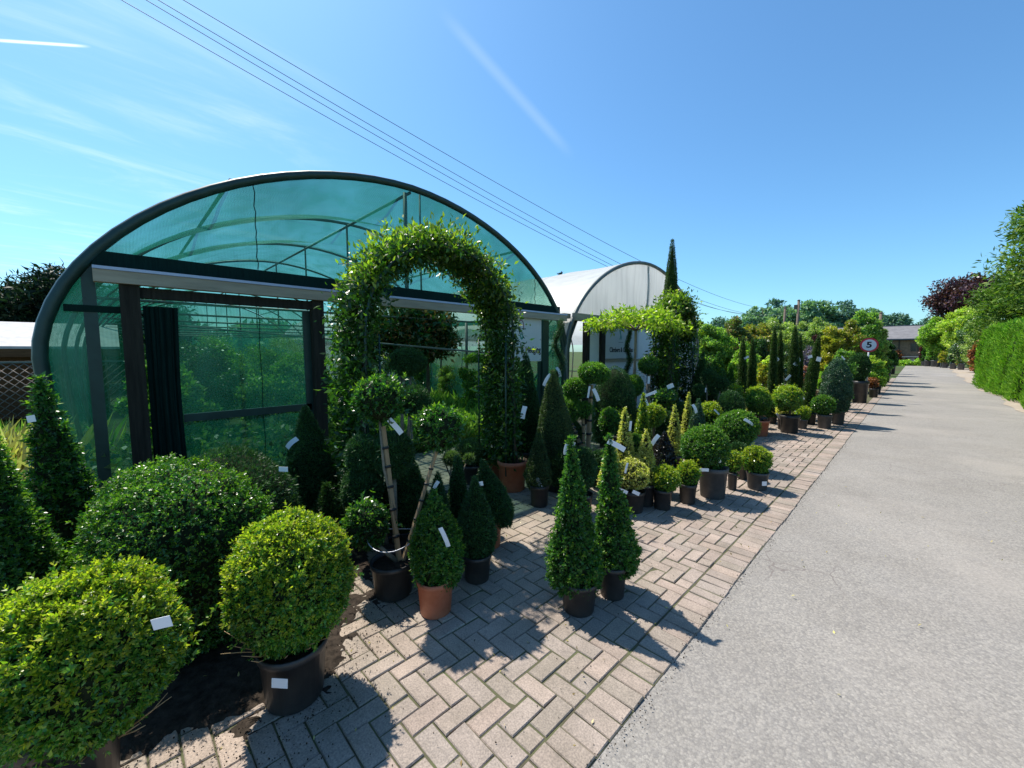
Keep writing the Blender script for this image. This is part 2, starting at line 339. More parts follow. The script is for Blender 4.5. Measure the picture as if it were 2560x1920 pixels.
def loose(name, leaf, shape, parent, depth, dens=1.0, nl=None):
    """unclipped shrub or tree crown: leaves in clumps round many twig ends, gaps between"""
    _, x, y, z0, z1, r = shape[:6]
    m, L0, asp = LEAF[leaf]; L = max(L0*.8, .0045*depth); H = z1 - z0
    nl = nl or int(np.clip(14 + 60*r*H, 16, 70))
    D = unit(RNG.normal(size=(nl, 3))); rad = RNG.random(nl)**.33
    Cc = np.stack((x + D[:, 0]*r*rad*.9, y + D[:, 1]*r*rad*.9, z0 + H*(.5 + .5*D[:, 2]*rad)), 1)
    lr = min(r, H)*(.20 + .17*RNG.random(nl)); per = int(np.clip(dens*2.2*4*math.pi*(lr.mean()**2)/(L*L*asp*.5), 60, 420))
    k = np.repeat(np.arange(nl), per); d2 = unit(RNG.normal(size=(len(k), 3)))
    P = Cc[k] + d2*(lr[k]*(.35 + .75*RNG.random(len(k))))[:, None]*np.array([1, 1, .8]); P[:, 2] = np.maximum(P[:, 2], .03)
    return quads(name, leafquads(P, d2, L, asp, .5, .9, .1), [m], parent)
def pot(parent, r, h, kind, rib=False):
    h = max(h, .10); rb = r*.82; mb = MB(); t = max(.006, r*.035)
    prof = [(rb*.96, 0), (rb, .006), (r*.945, h*.86), (r*1.0, h*.868), (r*1.015, h*.9), (r*1.02, h), (r*1.02 - t, h + .002), (r*.95 - t, h*.9), (r*.93 - t, h - min(.03, h*.15))]
    mb.lathe(prof, 32, wob=(lambda j: .012*(j % 4 < 2)) if rib else None)
    mb.add([(rb*.96*math.cos(a), rb*.96*math.sin(a), 0.002) for a in np.linspace(0, 2*math.pi, 24, endpoint=False)], [tuple(range(24))[::-1]])
    o = mb.build('pot', POTS[kind], parent)
    sb = MB(); z = h - min(.028, h*.14)
    sb.add([(0, 0, z + .01)] + [(r*.93*math.cos(a), r*.93*math.sin(a), z) for a in np.linspace(0, 2*math.pi, 24, endpoint=False)],
           [(0, i + 1, (i + 1) % 24 + 1) for i in range(24)], 0, True)
    o2 = sb.build('soil', SOIL, parent)
    return o, o2
RV = Vector((math.cos(YAW), math.sin(YAW), 0))
def strip_tag(parent, t, name='tag'):
    x, y, z, l, w, ang, curl = t; a = math.radians(ang)
    u = RV*math.cos(a) + Vector((0, 0, math.sin(a))); v = -RV*math.sin(a) + Vector((0, 0, math.cos(a))); n = u.cross(v)
    mb = MB(); k = 8; c = Vector((x, y, z)); V = []
    for i in range(k + 1):
        q = i/k - .5; off = v*(curl*l*(.25 - q*q)) + n*(.25*l*abs(curl)*math.cos(q*3))
        for sg, th in ((-1, 0), (1, 0), (1, .0015), (-1, .0015)):
            V.append(c + u*(q*l) + off + v*(sg*w/2) + n*th)
    F = []
    for i in range(k):
        b = i*4
        for j in range(4): F.append((b + j, b + (j+1) % 4, b + 4 + (j+1) % 4, b + 4 + j))
    F += [(3, 2, 1, 0), (k*4, k*4+1, k*4+2, k*4+3)]
    mb.add(V, F); mb.build(name, PAPER, parent)
def plant(row):
    name, label, cat, group, leaf, x, y, pk, pr, ph, shapes, tags, stems = row
    root = empty(name, (x, y, 0), label, cat, group)
    depth = max(.6, -x*math.sin(YAW) + y*math.cos(YAW))
    if pk: pot(root, pr, ph, pk)
    multi = sum(s[0] == 'ball' for s in shapes) > 1
    for s in shapes: foliage('foliage_ball' if multi else 'foliage', leaf, s, root, depth)
    if shapes[0][0] == 'loose':
        mb = MB(); z1 = shapes[0][3] + .5*(shapes[0][4] - shapes[0][3])
        for i in range(3):
            a = i*2.1; mb.tube([(0.01*i, 0, ph*.8), (shapes[0][5]*.2*math.cos(a), shapes[0][5]*.2*math.sin(a), z1*.7), (shapes[0][5]*.4*math.cos(a), shapes[0][5]*.4*math.sin(a), z1)], [.02, .015, .008], 6)
        mb.build('stem', BARK, root)
    elif shapes[0][0] in ('ball', 'dome', 'spiral') and not stems:
        mb = MB(); mb.tube([(0, 0, ph*.8), (0, 0, max(shapes[0][3], ph + .1))], .018, 6); mb.build('stem', BARK, root)
    for (A, B, r, kind) in stems:
        A, B = Vector(A), Vector(B)
        if kind == 'stake':
            mb = MB(); mb.tube([A, B], r*.8, square=True); st = mb.build('stake', STAKE, root)
            for q in (.16, .3, .45, .62, .82):
                p = A.lerp(B, q); d = (B - A).normalized()*r*.5; tb = MB(); tb.tube([p - d, p + d], r*1.45, 8); tb.build('tie', TIE, st)
        else:
            mid = A.lerp(B, .5) + Vector((RNG.normal()*.015, RNG.normal()*.015, 0))
            mb = MB(); mb.tube([A, mid, B], [r*.8, r*.9, r*1.1], 7); mb.build('stem', STEMW, root)
    for t in tags: strip_tag(root, t)
    return root

PLANTS = [
    ['potted_box_ball', 'big bright yellow-green box ball in the nearest left corner with a blank white tag', 'potted plant', 'clipped balls in pots', 'box_new', -2.043, -0.204, 'black', 0.15, 0.406, [['ball', 0.008, 0.074, 0.566, 0.273, 0.326]], [[0.572, 0.255, 0.894, 0.057, 0.032, 14, 0.05]], []],
    ['potted_box_ball', 'yellow-green box ball in a big black pot bearing a small white sticker', 'potted plant', 'clipped balls in pots', 'box_new', -2.035, 0.53, 'black', 0.152, 0.277, [['ball', -0.056, 0.009, 0.554, 0.295, 0.343]], [[0.157, -0.101, 0.218, 0.07, 0.045, -4, 0]], []],
    ['box_dome', 'wide dome of box behind the two nearest balls, crown speckled with yellow shoots', 'shrub', None, 'box', -2.992, 0.181, 'black', 0.254, 0.184, [['ball', 0.006, 0.059, 0.445, 0.491, 0.61]], [], []],
    ['yew_dome', 'broad dull green dome behind the speckled box dome, small white tag at its right', 'shrub', None, 'yew', -3.509, 0.532, 'black', 0.273, 0.221, [['ball', -0.041, 0.01, 0.435, 0.49, 0.527]], [[0.682, 0.196, 0.908, 0.058, 0.031, -3, 0]], []],
    ['potted_cone_topiary', 'tall dark cone at the left edge before the net tunnel, white tag near its top', 'potted plant', 'clipped cones in pots', 'laurel', -3.718, -0.346, 'black', 0.122, 0.231, [['cone2', -0.044, 0.051, 0.098, 1.524, 0.197, -0.098, -0.099]], [[0.082, -0.025, 1.27, 0.051, 0.04, 10, 0]], []],
    ['potted_cone_topiary', 'cone cut off by the left edge, its right flank rim-lit yellow-green', 'potted plant', 'clipped cones in pots', 'box', -3.042, -0.57, 'black', 0.141, 0.208, [['cone2', -0.026, 0.064, 0.077, 1.454, 0.301, -0.013, -0.013]], [], []],
    ['potted_cone_topiary', 'dark cone with a curved blue-white tag beside the net door', 'potted plant', 'clipped cones in pots', 'yew', -3.86, 1.186, 'black', 0.144, 0.263, [['cone2', -0.036, 0.04, 0.144, 1.159, 0.264, -0.036, -0.037]], [[0.013, -0.115, 0.852, 0.13, 0.043, 42, 0.25]], []],
    ['small_conifer', 'small feathery conifer between the round ball and the dark tagged cone', 'shrub', None, 'feather', -3.291, 1.156, 'black', 0.087, 0.187, [['tear', -0.032, 0.01, 0.122, 0.596, 0.128, 0.0, 0.0]], [], []],
    ['pompom_topiary', 'pom-pom tree with three leafy balls on staked stems in a low black pot', 'topiary tree', None, 'laurel', -2.461, 1.28, 'black', 0.149, 0.235, [['ball', -0.149, 0.006, 1.33, 0.177, 0.172], ['ball', 0.152, 0.286, 1.128, 0.167, 0.158], ['ball', -0.158, -0.106, 0.464, 0.159, 0.167]], [[-0.014, 0.05, 1.154, 0.131, 0.038, -50, 0.1]], [[[-0.12, 0.013, 1.145], [0.014, 0.04, 0.22], 0.017, 'stake'], [[0.152, 0.267, 0.973], [0.034, 0.06, 0.22], 0.012, 'stake'], [[-0.138, -0.095, 0.372], [0.009, 0.033, 0.206], 0.017, 'branch'], [[-0.142, -0.001, 1.217], [-0.018, 0.04, 0.497], 0.011, 'branch']]],
    ['pompom_topiary', 'dim yew pom-pom on a slanting stem behind the staked pom-pom tree', 'topiary tree', None, 'yew', -2.831, 1.48, 'black', 0.132, 0.158, [['ball', -0.221, -0.123, 0.847, 0.146, 0.153], ['ball', -0.049, 0.051, 0.85, 0.168, 0.191], ['ball', -0.211, -0.147, 0.565, 0.164, 0.175]], [], [[[-0.179, -0.102, 0.676], [-0.024, -0.019, 0.042], 0.022, 'branch'], [[-0.042, 0.044, 0.74], [-0.001, 0.004, 0.042], 0.019, 'branch']]],
    ['yew_column', 'dark yew column between the two staked stems of the pom-pom tree', 'shrub', None, 'yew', -3.003, 1.666, 'black', 0.143, 0.17, [['egg', -0.019, 0.031, 0.05, 0.803, 0.186, 0.0, 0.0]], [], []],
    ['standard_topiary', 'little dark ball on a thin stem before the arch opening, blue-white tag on top', 'topiary tree', None, 'yew', -3.52, 2.051, 'black', 0.115, 0.23, [['ball', -0.056, 0.08, 1.157, 0.178, 0.155]], [[-0.007, -0.001, 1.261, 0.092, 0.04, 0, 0.1]], [[[-0.065, 0.055, 1.028], [-0.012, 0.002, 0.115], 0.016, 'branch']]],
    ['standard_topiary', 'dusky ball on several stems inside the arch opening beside the magnolia trunks', 'topiary tree', None, 'yew', -4.714, 2.641, 'black', 0.15, 0.252, [['ball', -0.058, 0.119, 1.515, 0.247, 0.192]], [], [[[-0.081, 0.081, 1.387], [-0.013, -0.0, 0.113], 0.021, 'branch'], [[-0.021, 0.142, 1.387], [0.017, 0.03, 0.113], 0.021, 'branch'], [[-0.118, 0.044, 1.387], [0.002, 0.015, 0.113], 0.016, 'branch']]],
    ['potted_teardrop_topiary', 'teardrop of box in a red-orange pot with a curved white tag', 'potted plant', 'clipped cones in pots', 'box', -2.088, 1.375, 'terracotta', 0.119, 0.229, [['tear', -0.024, 0.03, 0.143, 0.781, 0.177, -0.011, -0.011]], [[0.116, -0.006, 0.53, 0.13, 0.027, -68, 0.15]], []],
    ['potted_teardrop_topiary', 'dark teardrop in a black pot just right of the red-orange pot', 'potted plant', 'clipped cones in pots', 'yew', -2.181, 1.798, 'black', 0.107, 0.196, [['tear', -0.032, 0.019, 0.122, 0.75, 0.144, -0.008, -0.008]], [[-0.005, 0.049, 0.701, 0.029, 0.032, 10, 0]], []],
    ['potted_teardrop_topiary', 'dark teardrop in a terracotta pot half hidden at the right of its row', 'potted plant', 'clipped cones in pots', 'yew', -2.486, 2.199, 'terracotta', 0.1, 0.231, [['tear', -0.022, 0.031, 0.17, 0.739, 0.151, -0.106, -0.108]], [], []],
    ['potted_cone_topiary', 'thin black-green cone behind the teardrops', 'potted plant', 'clipped cones in pots', 'yew', -2.564, 1.903, 'black', 0.089, 0.216, [['cone2', -0.024, 0.033, 0.151, 0.819, 0.114, 0.0, 0.0]], [], []],
    ['potted_cone_topiary', 'dim small cone with a blue-white tag behind the red-orange pot', 'potted plant', 'clipped cones in pots', 'yew', -2.482, 1.659, 'black', 0.088, 0.185, [['cone2', -0.025, 0.026, 0.12, 0.744, 0.12, 0.0, 0.0]], [[0.004, -0.004, 0.667, 0.065, 0.027, 60, 0.15]], []],
    ['wiry_lavender', 'wiry lavender with a pale green tuft above bare twigs', 'shrub', None, 'pale', -3.016, 2.182, 'black', 0.11, 0.324, [['ball', -0.043, 0.033, 0.649, 0.075, 0.065], ['ball', 0.075, 0.152, 0.649, 0.045, 0.042]], [], [[[-0.04, 0.03, 0.596], [-0.02, 0.01, 0.254], 0.008, 'branch'], [[-0.09, -0.017, 0.634], [-0.022, 0.012, 0.292], 0.008, 'branch'], [[0.065, 0.14, 0.626], [-0.011, 0.023, 0.292], 0.008, 'branch']]],
    ['fine_grass_clump', 'low cushion of fine green foliage at the foot of the climber arch', 'shrub', None, 'pale', -3.917, 3.156, 'black', 0.173, 0.237, [['ball', -0.022, 0.023, 0.387, 0.214, 0.159]], [], []],
    ['potted_cone_topiary', 'foremost tall narrow cone on the open paving, brownish tip with a white tie', 'potted plant', 'clipped cones in pots', 'privet', -1.452, 2.046, 'black', 0.12, 0.203, [['cone', -0.063, 0.009, 0.115, 1.126, 0.186, -0.029, -0.03]], [[-0.1, -0.009, 1.033, 0.072, 0.036, 80, 0.3], [-0.073, 0.023, 1.063, 0.036, 0.013, 70, 0]], []],
    ['potted_cone_topiary', 'tall narrow cone standing right behind the foremost one, long white tag at its tip', 'potted plant', 'clipped cones in pots', 'privet', -1.378, 2.332, 'black', 0.095, 0.222, [['cone', -0.036, 0.038, 0.142, 1.112, 0.165, -0.05, -0.051]], [[-0.014, 0.036, 1.031, 0.131, 0.035, -28, 0.12]], []],
    ['potted_cone_topiary', "small grey-green cone beside the arch's terracotta pots, white tag hanging on its pot", 'potted plant', 'clipped cones in pots', 'yewpale', -2.791, 3.179, 'black', 0.106, 0.23, [['cone2', -0.031, 0.024, 0.175, 0.777, 0.152, 0.0, 0.0]], [[0.059, -0.056, 0.235, 0.195, 0.038, -72, 0.1]], []],
    ['clipped_yew_ball', 'dark yew ball right behind the foremost tall cone', 'potted plant', 'clipped balls in pots', 'yew', -2.313, 3.276, 'black', 0.117, 0.229, [['ball', -0.017, 0.038, 0.471, 0.152, 0.236]], [], []],
    ['potted_cone_topiary', 'very tall dark cone right of the climber arch, its tip before the Hedging sign', 'potted plant', 'clipped cones in pots', 'yew', -3.721, 3.941, 'black', 0.187, 0.311, [['cone2', -0.053, 0.053, 0.163, 1.652, 0.266, 0.0, 0.0]], [[-0.072, -0.033, 1.544, 0.109, 0.033, 25, 0]], []],
    ['potted_cone_topiary', 'broad olive cone with a drooping white tag left of the spiral', 'potted plant', 'clipped cones in pots', 'yewpale', -2.985, 3.721, 'black', 0.186, 0.293, [['cone2', -0.071, 0.022, 0.152, 1.436, 0.271, -0.027, -0.028]], [[-0.127, -0.045, 1.319, 0.163, 0.038, 60, 0.3]], []],
    ['spiral_topiary', 'slim dark spiral clipped corkscrew before the white gable, with a white tag', 'topiary tree', None, 'yew', -3.697, 4.757, 'black', 0.176, 0.346, [['spiral', -0.126, 0.013, 0.254, 2.124, 0.2, 0.0, 0.0]], [[-0.068, -0.052, 1.352, 0.155, 0.042, -68, 0.3]], []],
    ['pompom_topiary', 'cloud tree on bamboo canes with a sunlit flat top ball and two long white tags', 'topiary tree', None, 'box', -2.93, 4.484, 'terracotta', 0.178, 0.276, [['ball', -0.103, 0.056, 1.364, 0.215, 0.155], ['ball', -0.257, -0.123, 1.162, 0.169, 0.15], ['ball', -0.316, -0.216, 0.879, 0.196, 0.166], ['ball', -0.158, -0.057, 0.873, 0.105, 0.118]], [[-0.008, -0.023, 1.092, 0.175, 0.047, -66, 0.1], [-0.077, -0.088, 1.129, 0.155, 0.026, 82, 0]], [[[-0.117, 0.024, 1.215], [-0.093, -0.075, 0.158], 0.027, 'stake'], [[-0.174, -0.07, 0.905], [-0.127, -0.11, 0.158], 0.016, 'stake'], [[-0.293, -0.209, 0.745], [-0.154, -0.112, 0.371], 0.027, 'stake']]],
    ['yew_dome', 'large dark dome on the white gable side, behind the sunlit cloud tree', 'shrub', None, 'yew', -3.443, 5.791, 'black', 0.278, 0.403, [['dome', -0.047, 0.045, 0.161, 1.411, 0.373, 0.0, 0.0]], [], []],
    ['box_ball_low', 'dark green ball left of the golden cones, between canes and tags', 'potted plant', 'clipped balls in pots', 'box', -2.84, 4.656, 'black', 0.154, 0.335, [['ball', -0.031, 0.052, 0.703, 0.152, 0.189]], [], []],
    ['box_ball_low', 'paler green ball peeping out behind the tallest golden cone', 'potted plant', 'clipped balls in pots', 'box_new', -3.209, 5.555, 'black', 0.178, 0.361, [['ball', -0.034, 0.032, 0.569, 0.171, 0.17]], [], []],
    ['golden_cone_topiary', 'tallest golden variegated cone of the front golden group', 'potted plant', 'clipped cones in pots', 'gold', -2.183, 3.955, 'black', 0.113, 0.241, [['cone2', -0.049, 0.022, 0.167, 1.042, 0.137, -0.013, -0.013]], [[0.011, 0.025, 0.845, 0.11, 0.026, 85, 0]], []],
    ['golden_cone_topiary', 'golden variegated cone right behind the golden ball', 'potted plant', 'clipped cones in pots', 'gold', -1.992, 4.009, 'black', 0.105, 0.241, [['cone2', -0.027, 0.031, 0.17, 0.813, 0.136, 0.006, 0.006]], [], []],
    ['golden_cone_topiary', 'golden variegated cone half hidden behind the tagged tall cone', 'potted plant', 'clipped cones in pots', 'gold', -2.184, 3.642, 'black', 0.108, 0.216, [['cone2', -0.033, 0.02, 0.156, 0.748, 0.136, 0.0, 0.0]], [], []],
    ['golden_ball_topiary', 'golden variegated ball in a black pot with white tags on its rim', 'potted plant', 'clipped balls in pots', 'gold', -1.996, 3.756, 'black', 0.117, 0.221, [['ball', -0.026, 0.019, 0.384, 0.176, 0.167]], [[-0.014, -0.184, 0.254, 0.094, 0.036, -22, 0], [0.078, -0.093, 0.237, 0.077, 0.036, -25, 0], [-0.005, -0.147, 0.487, 0.109, 0.02, 78, 0.1]], []],
    ['potted_box_ball', 'small glossy box ball in a narrow pot, left of a pair by the golden ball', 'potted plant', 'clipped balls in pots', 'box_new', -1.813, 4.041, 'black', 0.097, 0.211, [['ball', 0.005, 0.041, 0.307, 0.147, 0.149]], [], []],
    ['potted_box_ball', 'small glossy box ball, right of a pair beside the golden ball', 'potted plant', 'clipped balls in pots', 'box_new', -1.692, 4.402, 'black', 0.093, 0.213, [['ball', -0.01, 0.026, 0.307, 0.125, 0.146]], [], []],
    ['potted_box_ball', 'large box ball in a wide dark grey pot, white tags on its rim and side', 'potted plant', 'clipped balls in pots', 'box', -1.568, 4.802, 'grey', 0.156, 0.348, [['ball', -0.089, -0.025, 0.551, 0.266, 0.258]], [[-0.005, -0.276, 0.363, 0.103, 0.035, 0, 0.1], [0.085, -0.141, 0.502, 0.141, 0.026, -65, 0.15]], []],
    ['black_leaved_cone', 'purple-black leaved cone with a white tag over its shoulder', 'potted plant', 'clipped cones in pots', 'black_leaf', -1.98, 4.434, 'black', 0.106, 0.245, [['cone2', -0.015, 0.039, 0.195, 0.728, 0.152, -0.007, -0.007]], [[-0.081, -0.077, 0.647, 0.139, 0.046, 55, 0.25]], []],
    ['potted_box_ball', 'little ball in a slim pot squeezed between the wide grey pot and the stickered pot', 'potted plant', 'clipped balls in pots', 'box_new', -1.482, 5.217, 'black', 0.055, 0.204, [['ball', -0.006, 0.032, 0.321, 0.089, 0.136]], [], []],
    ['potted_box_ball', 'dark ball just behind the stickered pot', 'potted plant', 'clipped balls in pots', 'yew', -1.52, 5.75, 'black', 0.072, 0.205, [['ball', -0.055, -0.013, 0.357, 0.119, 0.121]], [], []],
    ['potted_box_ball', 'rounded ball in a grey pot with a square white sticker, nearest the paving edge', 'potted plant', 'clipped balls in pots', 'box_new', -1.278, 5.463, 'grey', 0.122, 0.212, [['ball', -0.028, 0.012, 0.343, 0.166, 0.171]], [[0.103, -0.125, 0.112, 0.056, 0.052, 0, 0]], []],
    ['clipped_box_ball', 'large dark ball with a curved white tag behind the wide grey pot', 'potted plant', 'clipped balls in pots', 'box', -1.691, 6.185, 'black', 0.168, 0.328, [['ball', -0.043, 0.023, 0.567, 0.277, 0.267]], [[0.133, -0.126, 0.7, 0.15, 0.038, -36, 0.25]], []],
    ['golden_cone_topiary', 'slim golden cone rising above the large potted ball', 'potted plant', 'clipped cones in pots', 'gold', -2.237, 5.324, 'black', 0.114, 0.263, [['cone2', -0.034, 0.032, 0.185, 0.946, 0.116, 0.0, 0.0]], [], []],
    ['golden_cone_topiary', 'farthest slim golden cone beside a bluish cone', 'potted plant', 'clipped cones in pots', 'gold', -2.418, 6.256, 'black', 0.112, 0.272, [['cone2', -0.042, 0.032, 0.221, 1.041, 0.103, 0.0, 0.0]], [], []],
    ['potted_cone_topiary', 'bluish-green cone with a curved white tag beside the farthest golden cone', 'potted plant', 'clipped cones in pots', 'blue', -2.236, 6.157, 'black', 0.134, 0.292, [['cone2', -0.035, 0.033, 0.207, 0.953, 0.142, 0.0, 0.0]], [[-0.043, -0.091, 0.811, 0.14, 0.042, -65, 0.25]], []],
    ['box_ball_low', 'speckled box ball right of the bluish cone', 'potted plant', 'clipped balls in pots', 'box_new', -2.188, 6.517, 'black', 0.137, 0.303, [['ball', -0.04, 0.038, 0.665, 0.174, 0.206]], [[0.105, -0.092, 0.745, 0.108, 0.024, -45, 0]], []],
    ['potted_cone_topiary', 'narrow bright green cone carrying a straight white tag at its tip', 'potted plant', 'clipped cones in pots', 'box_new', -2.544, 5.015, 'black', 0.112, 0.262, [['cone2', -0.034, 0.04, 0.184, 1.092, 0.119, 0.0, 0.0]], [[0.043, 0.101, 1.092, 0.163, 0.038, 22, 0]], []],
    ['box_ball_low', 'sunlit box ball right of the narrow cone with the straight tag', 'potted plant', 'clipped balls in pots', 'box_new', -2.717, 5.686, 'black', 0.14, 0.32, [['ball', -0.041, 0.039, 0.686, 0.171, 0.181]], [[-0.075, -0.111, 0.91, 0.113, 0.036, -65, 0]], []],
    ['standard_topiary', 'glossy mop-head ball with a black and white label on top', 'topiary tree', 'clipped balls in pots', 'laurel', -3.008, 6.767, 'black', 0.129, 0.306, [['ball', -0.051, 0.049, 0.852, 0.196, 0.161]], [[0.018, 0.071, 1.052, 0.117, 0.077, 25, 0.1]], [[[-0.044, 0.042, 0.74], [-0.013, 0.012, 0.216], 0.021, 'branch']]],
    ['standard_topiary', 'mop-head on a bare stem before the second climber arch', 'topiary tree', 'clipped balls in pots', 'laurel', -3.78, 7.657, 'black', 0.137, 0.318, [['ball', -0.075, 0.085, 1.368, 0.209, 0.18]], [[-0.029, 0.026, 1.078, 0.154, 0.049, 88, 0]], [[[-0.073, 0.071, 1.237], [-0.013, 0.012, 0.218], 0.025, 'branch'], [[-0.05, 0.095, 1.237], [-0.002, 0.024, 0.218], 0.016, 'stake']]],
    ['standard_topiary', 'dark sprawling ball directly behind the wisteria trunk', 'topiary tree', 'clipped balls in pots', 'box', -4.023, 7.416, 'black', 0.139, 0.317, [['ball', -0.044, 0.066, 0.943, 0.22, 0.229]], [], [[[-0.035, 0.057, 0.788], [-0.002, 0.024, 0.217], 0.025, 'branch']]],
    ['spiral_topiary', 'thin dark corkscrew column behind the wisteria trunk', 'topiary tree', None, 'yew', -4.501, 8.178, 'black', 0.154, 0.307, [['spiral', -0.087, 0.047, 0.153, 2.157, 0.139, 0.0, 0.0]], [], []],
    ['pompom_topiary', 'black-green pom-pom tree with two round heads on thin leaning stems', 'topiary tree', None, 'yew', -2.823, 8.621, 'black', 0.144, 0.319, [['ball', -0.148, -0.016, 1.131, 0.154, 0.164], ['ball', 0.051, 0.167, 0.985, 0.138, 0.164], ['ball', -0.271, -0.171, 0.871, 0.126, 0.123]], [[-0.142, -0.182, 0.88, 0.087, 0.024, 88, 0]], [[[-0.174, -0.059, 0.993], [-0.131, -0.102, 0.259], 0.016, 'branch'], [[0.03, 0.13, 0.846], [-0.051, -0.021, 0.259], 0.02, 'branch'], [[-0.046, 0.032, 0.667], [-0.028, 0.003, 0.259], 0.016, 'branch']]],
    ['yew_dome', 'wide dark yew dome below the black-green pom-pom tree', 'shrub', None, 'yew', -2.268, 7.819, 'black', 0.216, 0.348, [['ball', -0.047, 0.024, 0.611, 0.235, 0.332]], [], []],
    ['potted_cone_topiary', 'leaning dark cone at the foot of the second climber arch', 'potted plant', 'clipped cones in pots', 'yew', -3.403, 9.306, 'black', 0.178, 0.353, [['cone2', -0.036, 0.072, 0.196, 1.643, 0.205, 0.089, 0.09]], [], []],
    ['potted_cone_topiary', 'blunt dark cone behind the black-green pom-pom tree', 'potted plant', 'clipped cones in pots', 'yew', -3.355, 9.736, 'black', 0.206, 0.362, [['cone2', -0.048, 0.046, 0.199, 1.409, 0.235, 0.0, 0.0]], [], []],
    ['hornbeam_column', 'rough-leaved green column behind the dark cones', 'shrub', None, 'box', -3.433, 10.842, 'black', 0.221, 0.346, [['tear', -0.106, 0.003, 0.221, 1.64, 0.253, 0.0, 0.0]], [], []],
    ['potted_cone_topiary', 'slight green cone left of the pencil cypresses', 'potted plant', 'clipped cones in pots', 'box', -3.229, 10.966, 'black', 0.158, 0.346, [['cone2', -0.062, 0.032, 0.249, 1.358, 0.16, 0.0, 0.0]], [], []],
    ['box_ball_low', 'speckled ball behind the wide dark yew dome', 'potted plant', 'clipped balls in pots', 'box_new', -2.587, 9.14, 'black', 0.144, 0.327, [['ball', -0.046, 0.044, 0.768, 0.154, 0.193]], [], []],
    ['cypress_tree', 'very tall thin cypress right of the white tunnel, brownish at its tip', 'conifer', None, 'cypress', -3.865, 8.845, 'black', 0.125, 0.256, [['column', -0.121, 0.132, 0.196, 4.139, 0.203, 0.0, 0.0]], [], []],
    ['yew_mound', 'low dark yew mound between the small grey-green cone and the foremost tall cone', 'shrub', 'low mounds filling the gaps', 'yew', -2.861, 3.665, 'black', 0.097, 0.105, [['ball', -0.018, 0.017, 0.301, 0.197, 0.27]], [], []],
    ['yew_mound', 'dark mound at the foot of the bamboo cane cloud tree', 'shrub', 'low mounds filling the gaps', 'yew', -2.66, 4.163, 'black', 0.09, 0.111, [['ball', -0.015, 0.014, 0.251, 0.183, 0.212]], [], []],
    ['box_mound', 'shaded green mound behind the golden ball', 'shrub', 'low mounds filling the gaps', 'box', -2.527, 4.762, 'black', 0.087, 0.12, [['ball', -0.02, 0.018, 0.325, 0.176, 0.279]], [], []],
    ['box_mound', 'shaded mound between the golden cones and the large potted ball', 'shrub', 'low mounds filling the gaps', 'box', -2.402, 5.776, 'black', 0.081, 0.137, [['ball', -0.015, 0.014, 0.255, 0.163, 0.194]], [], []],
    ['yew_mound', 'dark mound behind the sunlit ball at the narrow cone', 'shrub', 'low mounds filling the gaps', 'yew', -2.836, 6.327, 'black', 0.097, 0.152, [['ball', -0.023, 0.022, 0.383, 0.197, 0.316]], [], []],
    ['yew_mound', 'dim mound under the mop-head balls', 'shrub', 'low mounds filling the gaps', 'yew', -3.391, 6.802, 'black', 0.126, 0.168, [['ball', -0.023, 0.022, 0.388, 0.256, 0.314]], [], []],
    ['yew_mound', 'dim mound left of the leaning dark cone', 'shrub', 'low mounds filling the gaps', 'yew', -3.039, 7.596, 'black', 0.114, 0.177, [['ball', -0.024, 0.022, 0.391, 0.231, 0.308]], [], []],
    ['yew_mound', 'dark mound behind the wisteria foot', 'shrub', 'low mounds filling the gaps', 'yew', -3.75, 6.436, 'black', 0.122, 0.168, [['ball', -0.021, 0.02, 0.351, 0.247, 0.278]], [], []],
    ['yew_mound', 'dark mound behind the speckled ball right of the bluish cone', 'shrub', 'low mounds filling the gaps', 'yew', -2.373, 7.354, 'black', 0.092, 0.163, [['ball', -0.019, 0.017, 0.307, 0.186, 0.23]], [], []],
    ['yew_mound', 'dark mound beneath the second and third pencil cypress', 'shrub', 'low mounds filling the gaps', 'yew', -2.265, 10.693, 'black', 0.1, 0.218, [['ball', -0.02, 0.018, 0.326, 0.201, 0.212]], [], []],
    ['yew_mound', 'dark mound at the foot of the leaning pencil cypress', 'shrub', 'low mounds filling the gaps', 'yew', -1.725, 11.819, 'black', 0.088, 0.229, [['ball', -0.019, 0.018, 0.315, 0.178, 0.193]], [], []],
    ['yew_mound', 'dark mound between the spiral and the olive cone', 'shrub', 'low mounds filling the gaps', 'yew', -3.521, 4.694, 'black', 0.109, 0.134, [['ball', -0.021, 0.02, 0.35, 0.223, 0.299]], [], []],
    ['clipped_box_ball', 'sunlit ball behind the grass-green ball, at the feet of two pencil cypresses', 'potted plant', 'clipped balls in pots', 'box_new', -2.218, 9.258, 'black', 0.172, 0.32, [['ball', -0.042, 0.039, 0.697, 0.224, 0.238]], [], []],
    ['clipped_box_ball', 'smooth grass-green ball behind the left small golden ball', 'potted plant', 'clipped balls in pots', 'yew_new', -2.109, 8.986, 'terracotta', 0.166, 0.309, [['ball', -0.049, 0.024, 0.618, 0.216, 0.238]], [], []],
    ['golden_ball_topiary', 'small golden ball in a terracotta pot, left of two', 'potted plant', 'clipped balls in pots', 'gold', -2.33, 9.892, 'terracotta', 0.103, 0.266, [['ball', -0.09, -0.047, 0.374, 0.164, 0.157]], [[0.079, -0.045, 0.157, 0.117, 0.034, -45, 0.2]], []],
    ['clipped_box_ball', 'biggest round ball of the second bay, behind the right small golden ball', 'potted plant', 'clipped balls in pots', 'box_new', -1.757, 9.725, 'black', 0.179, 0.361, [['ball', -0.054, 0.028, 0.697, 0.263, 0.271]], [[0.203, 0.007, 0.737, 0.091, 0.032, -60, 0.1]], []],
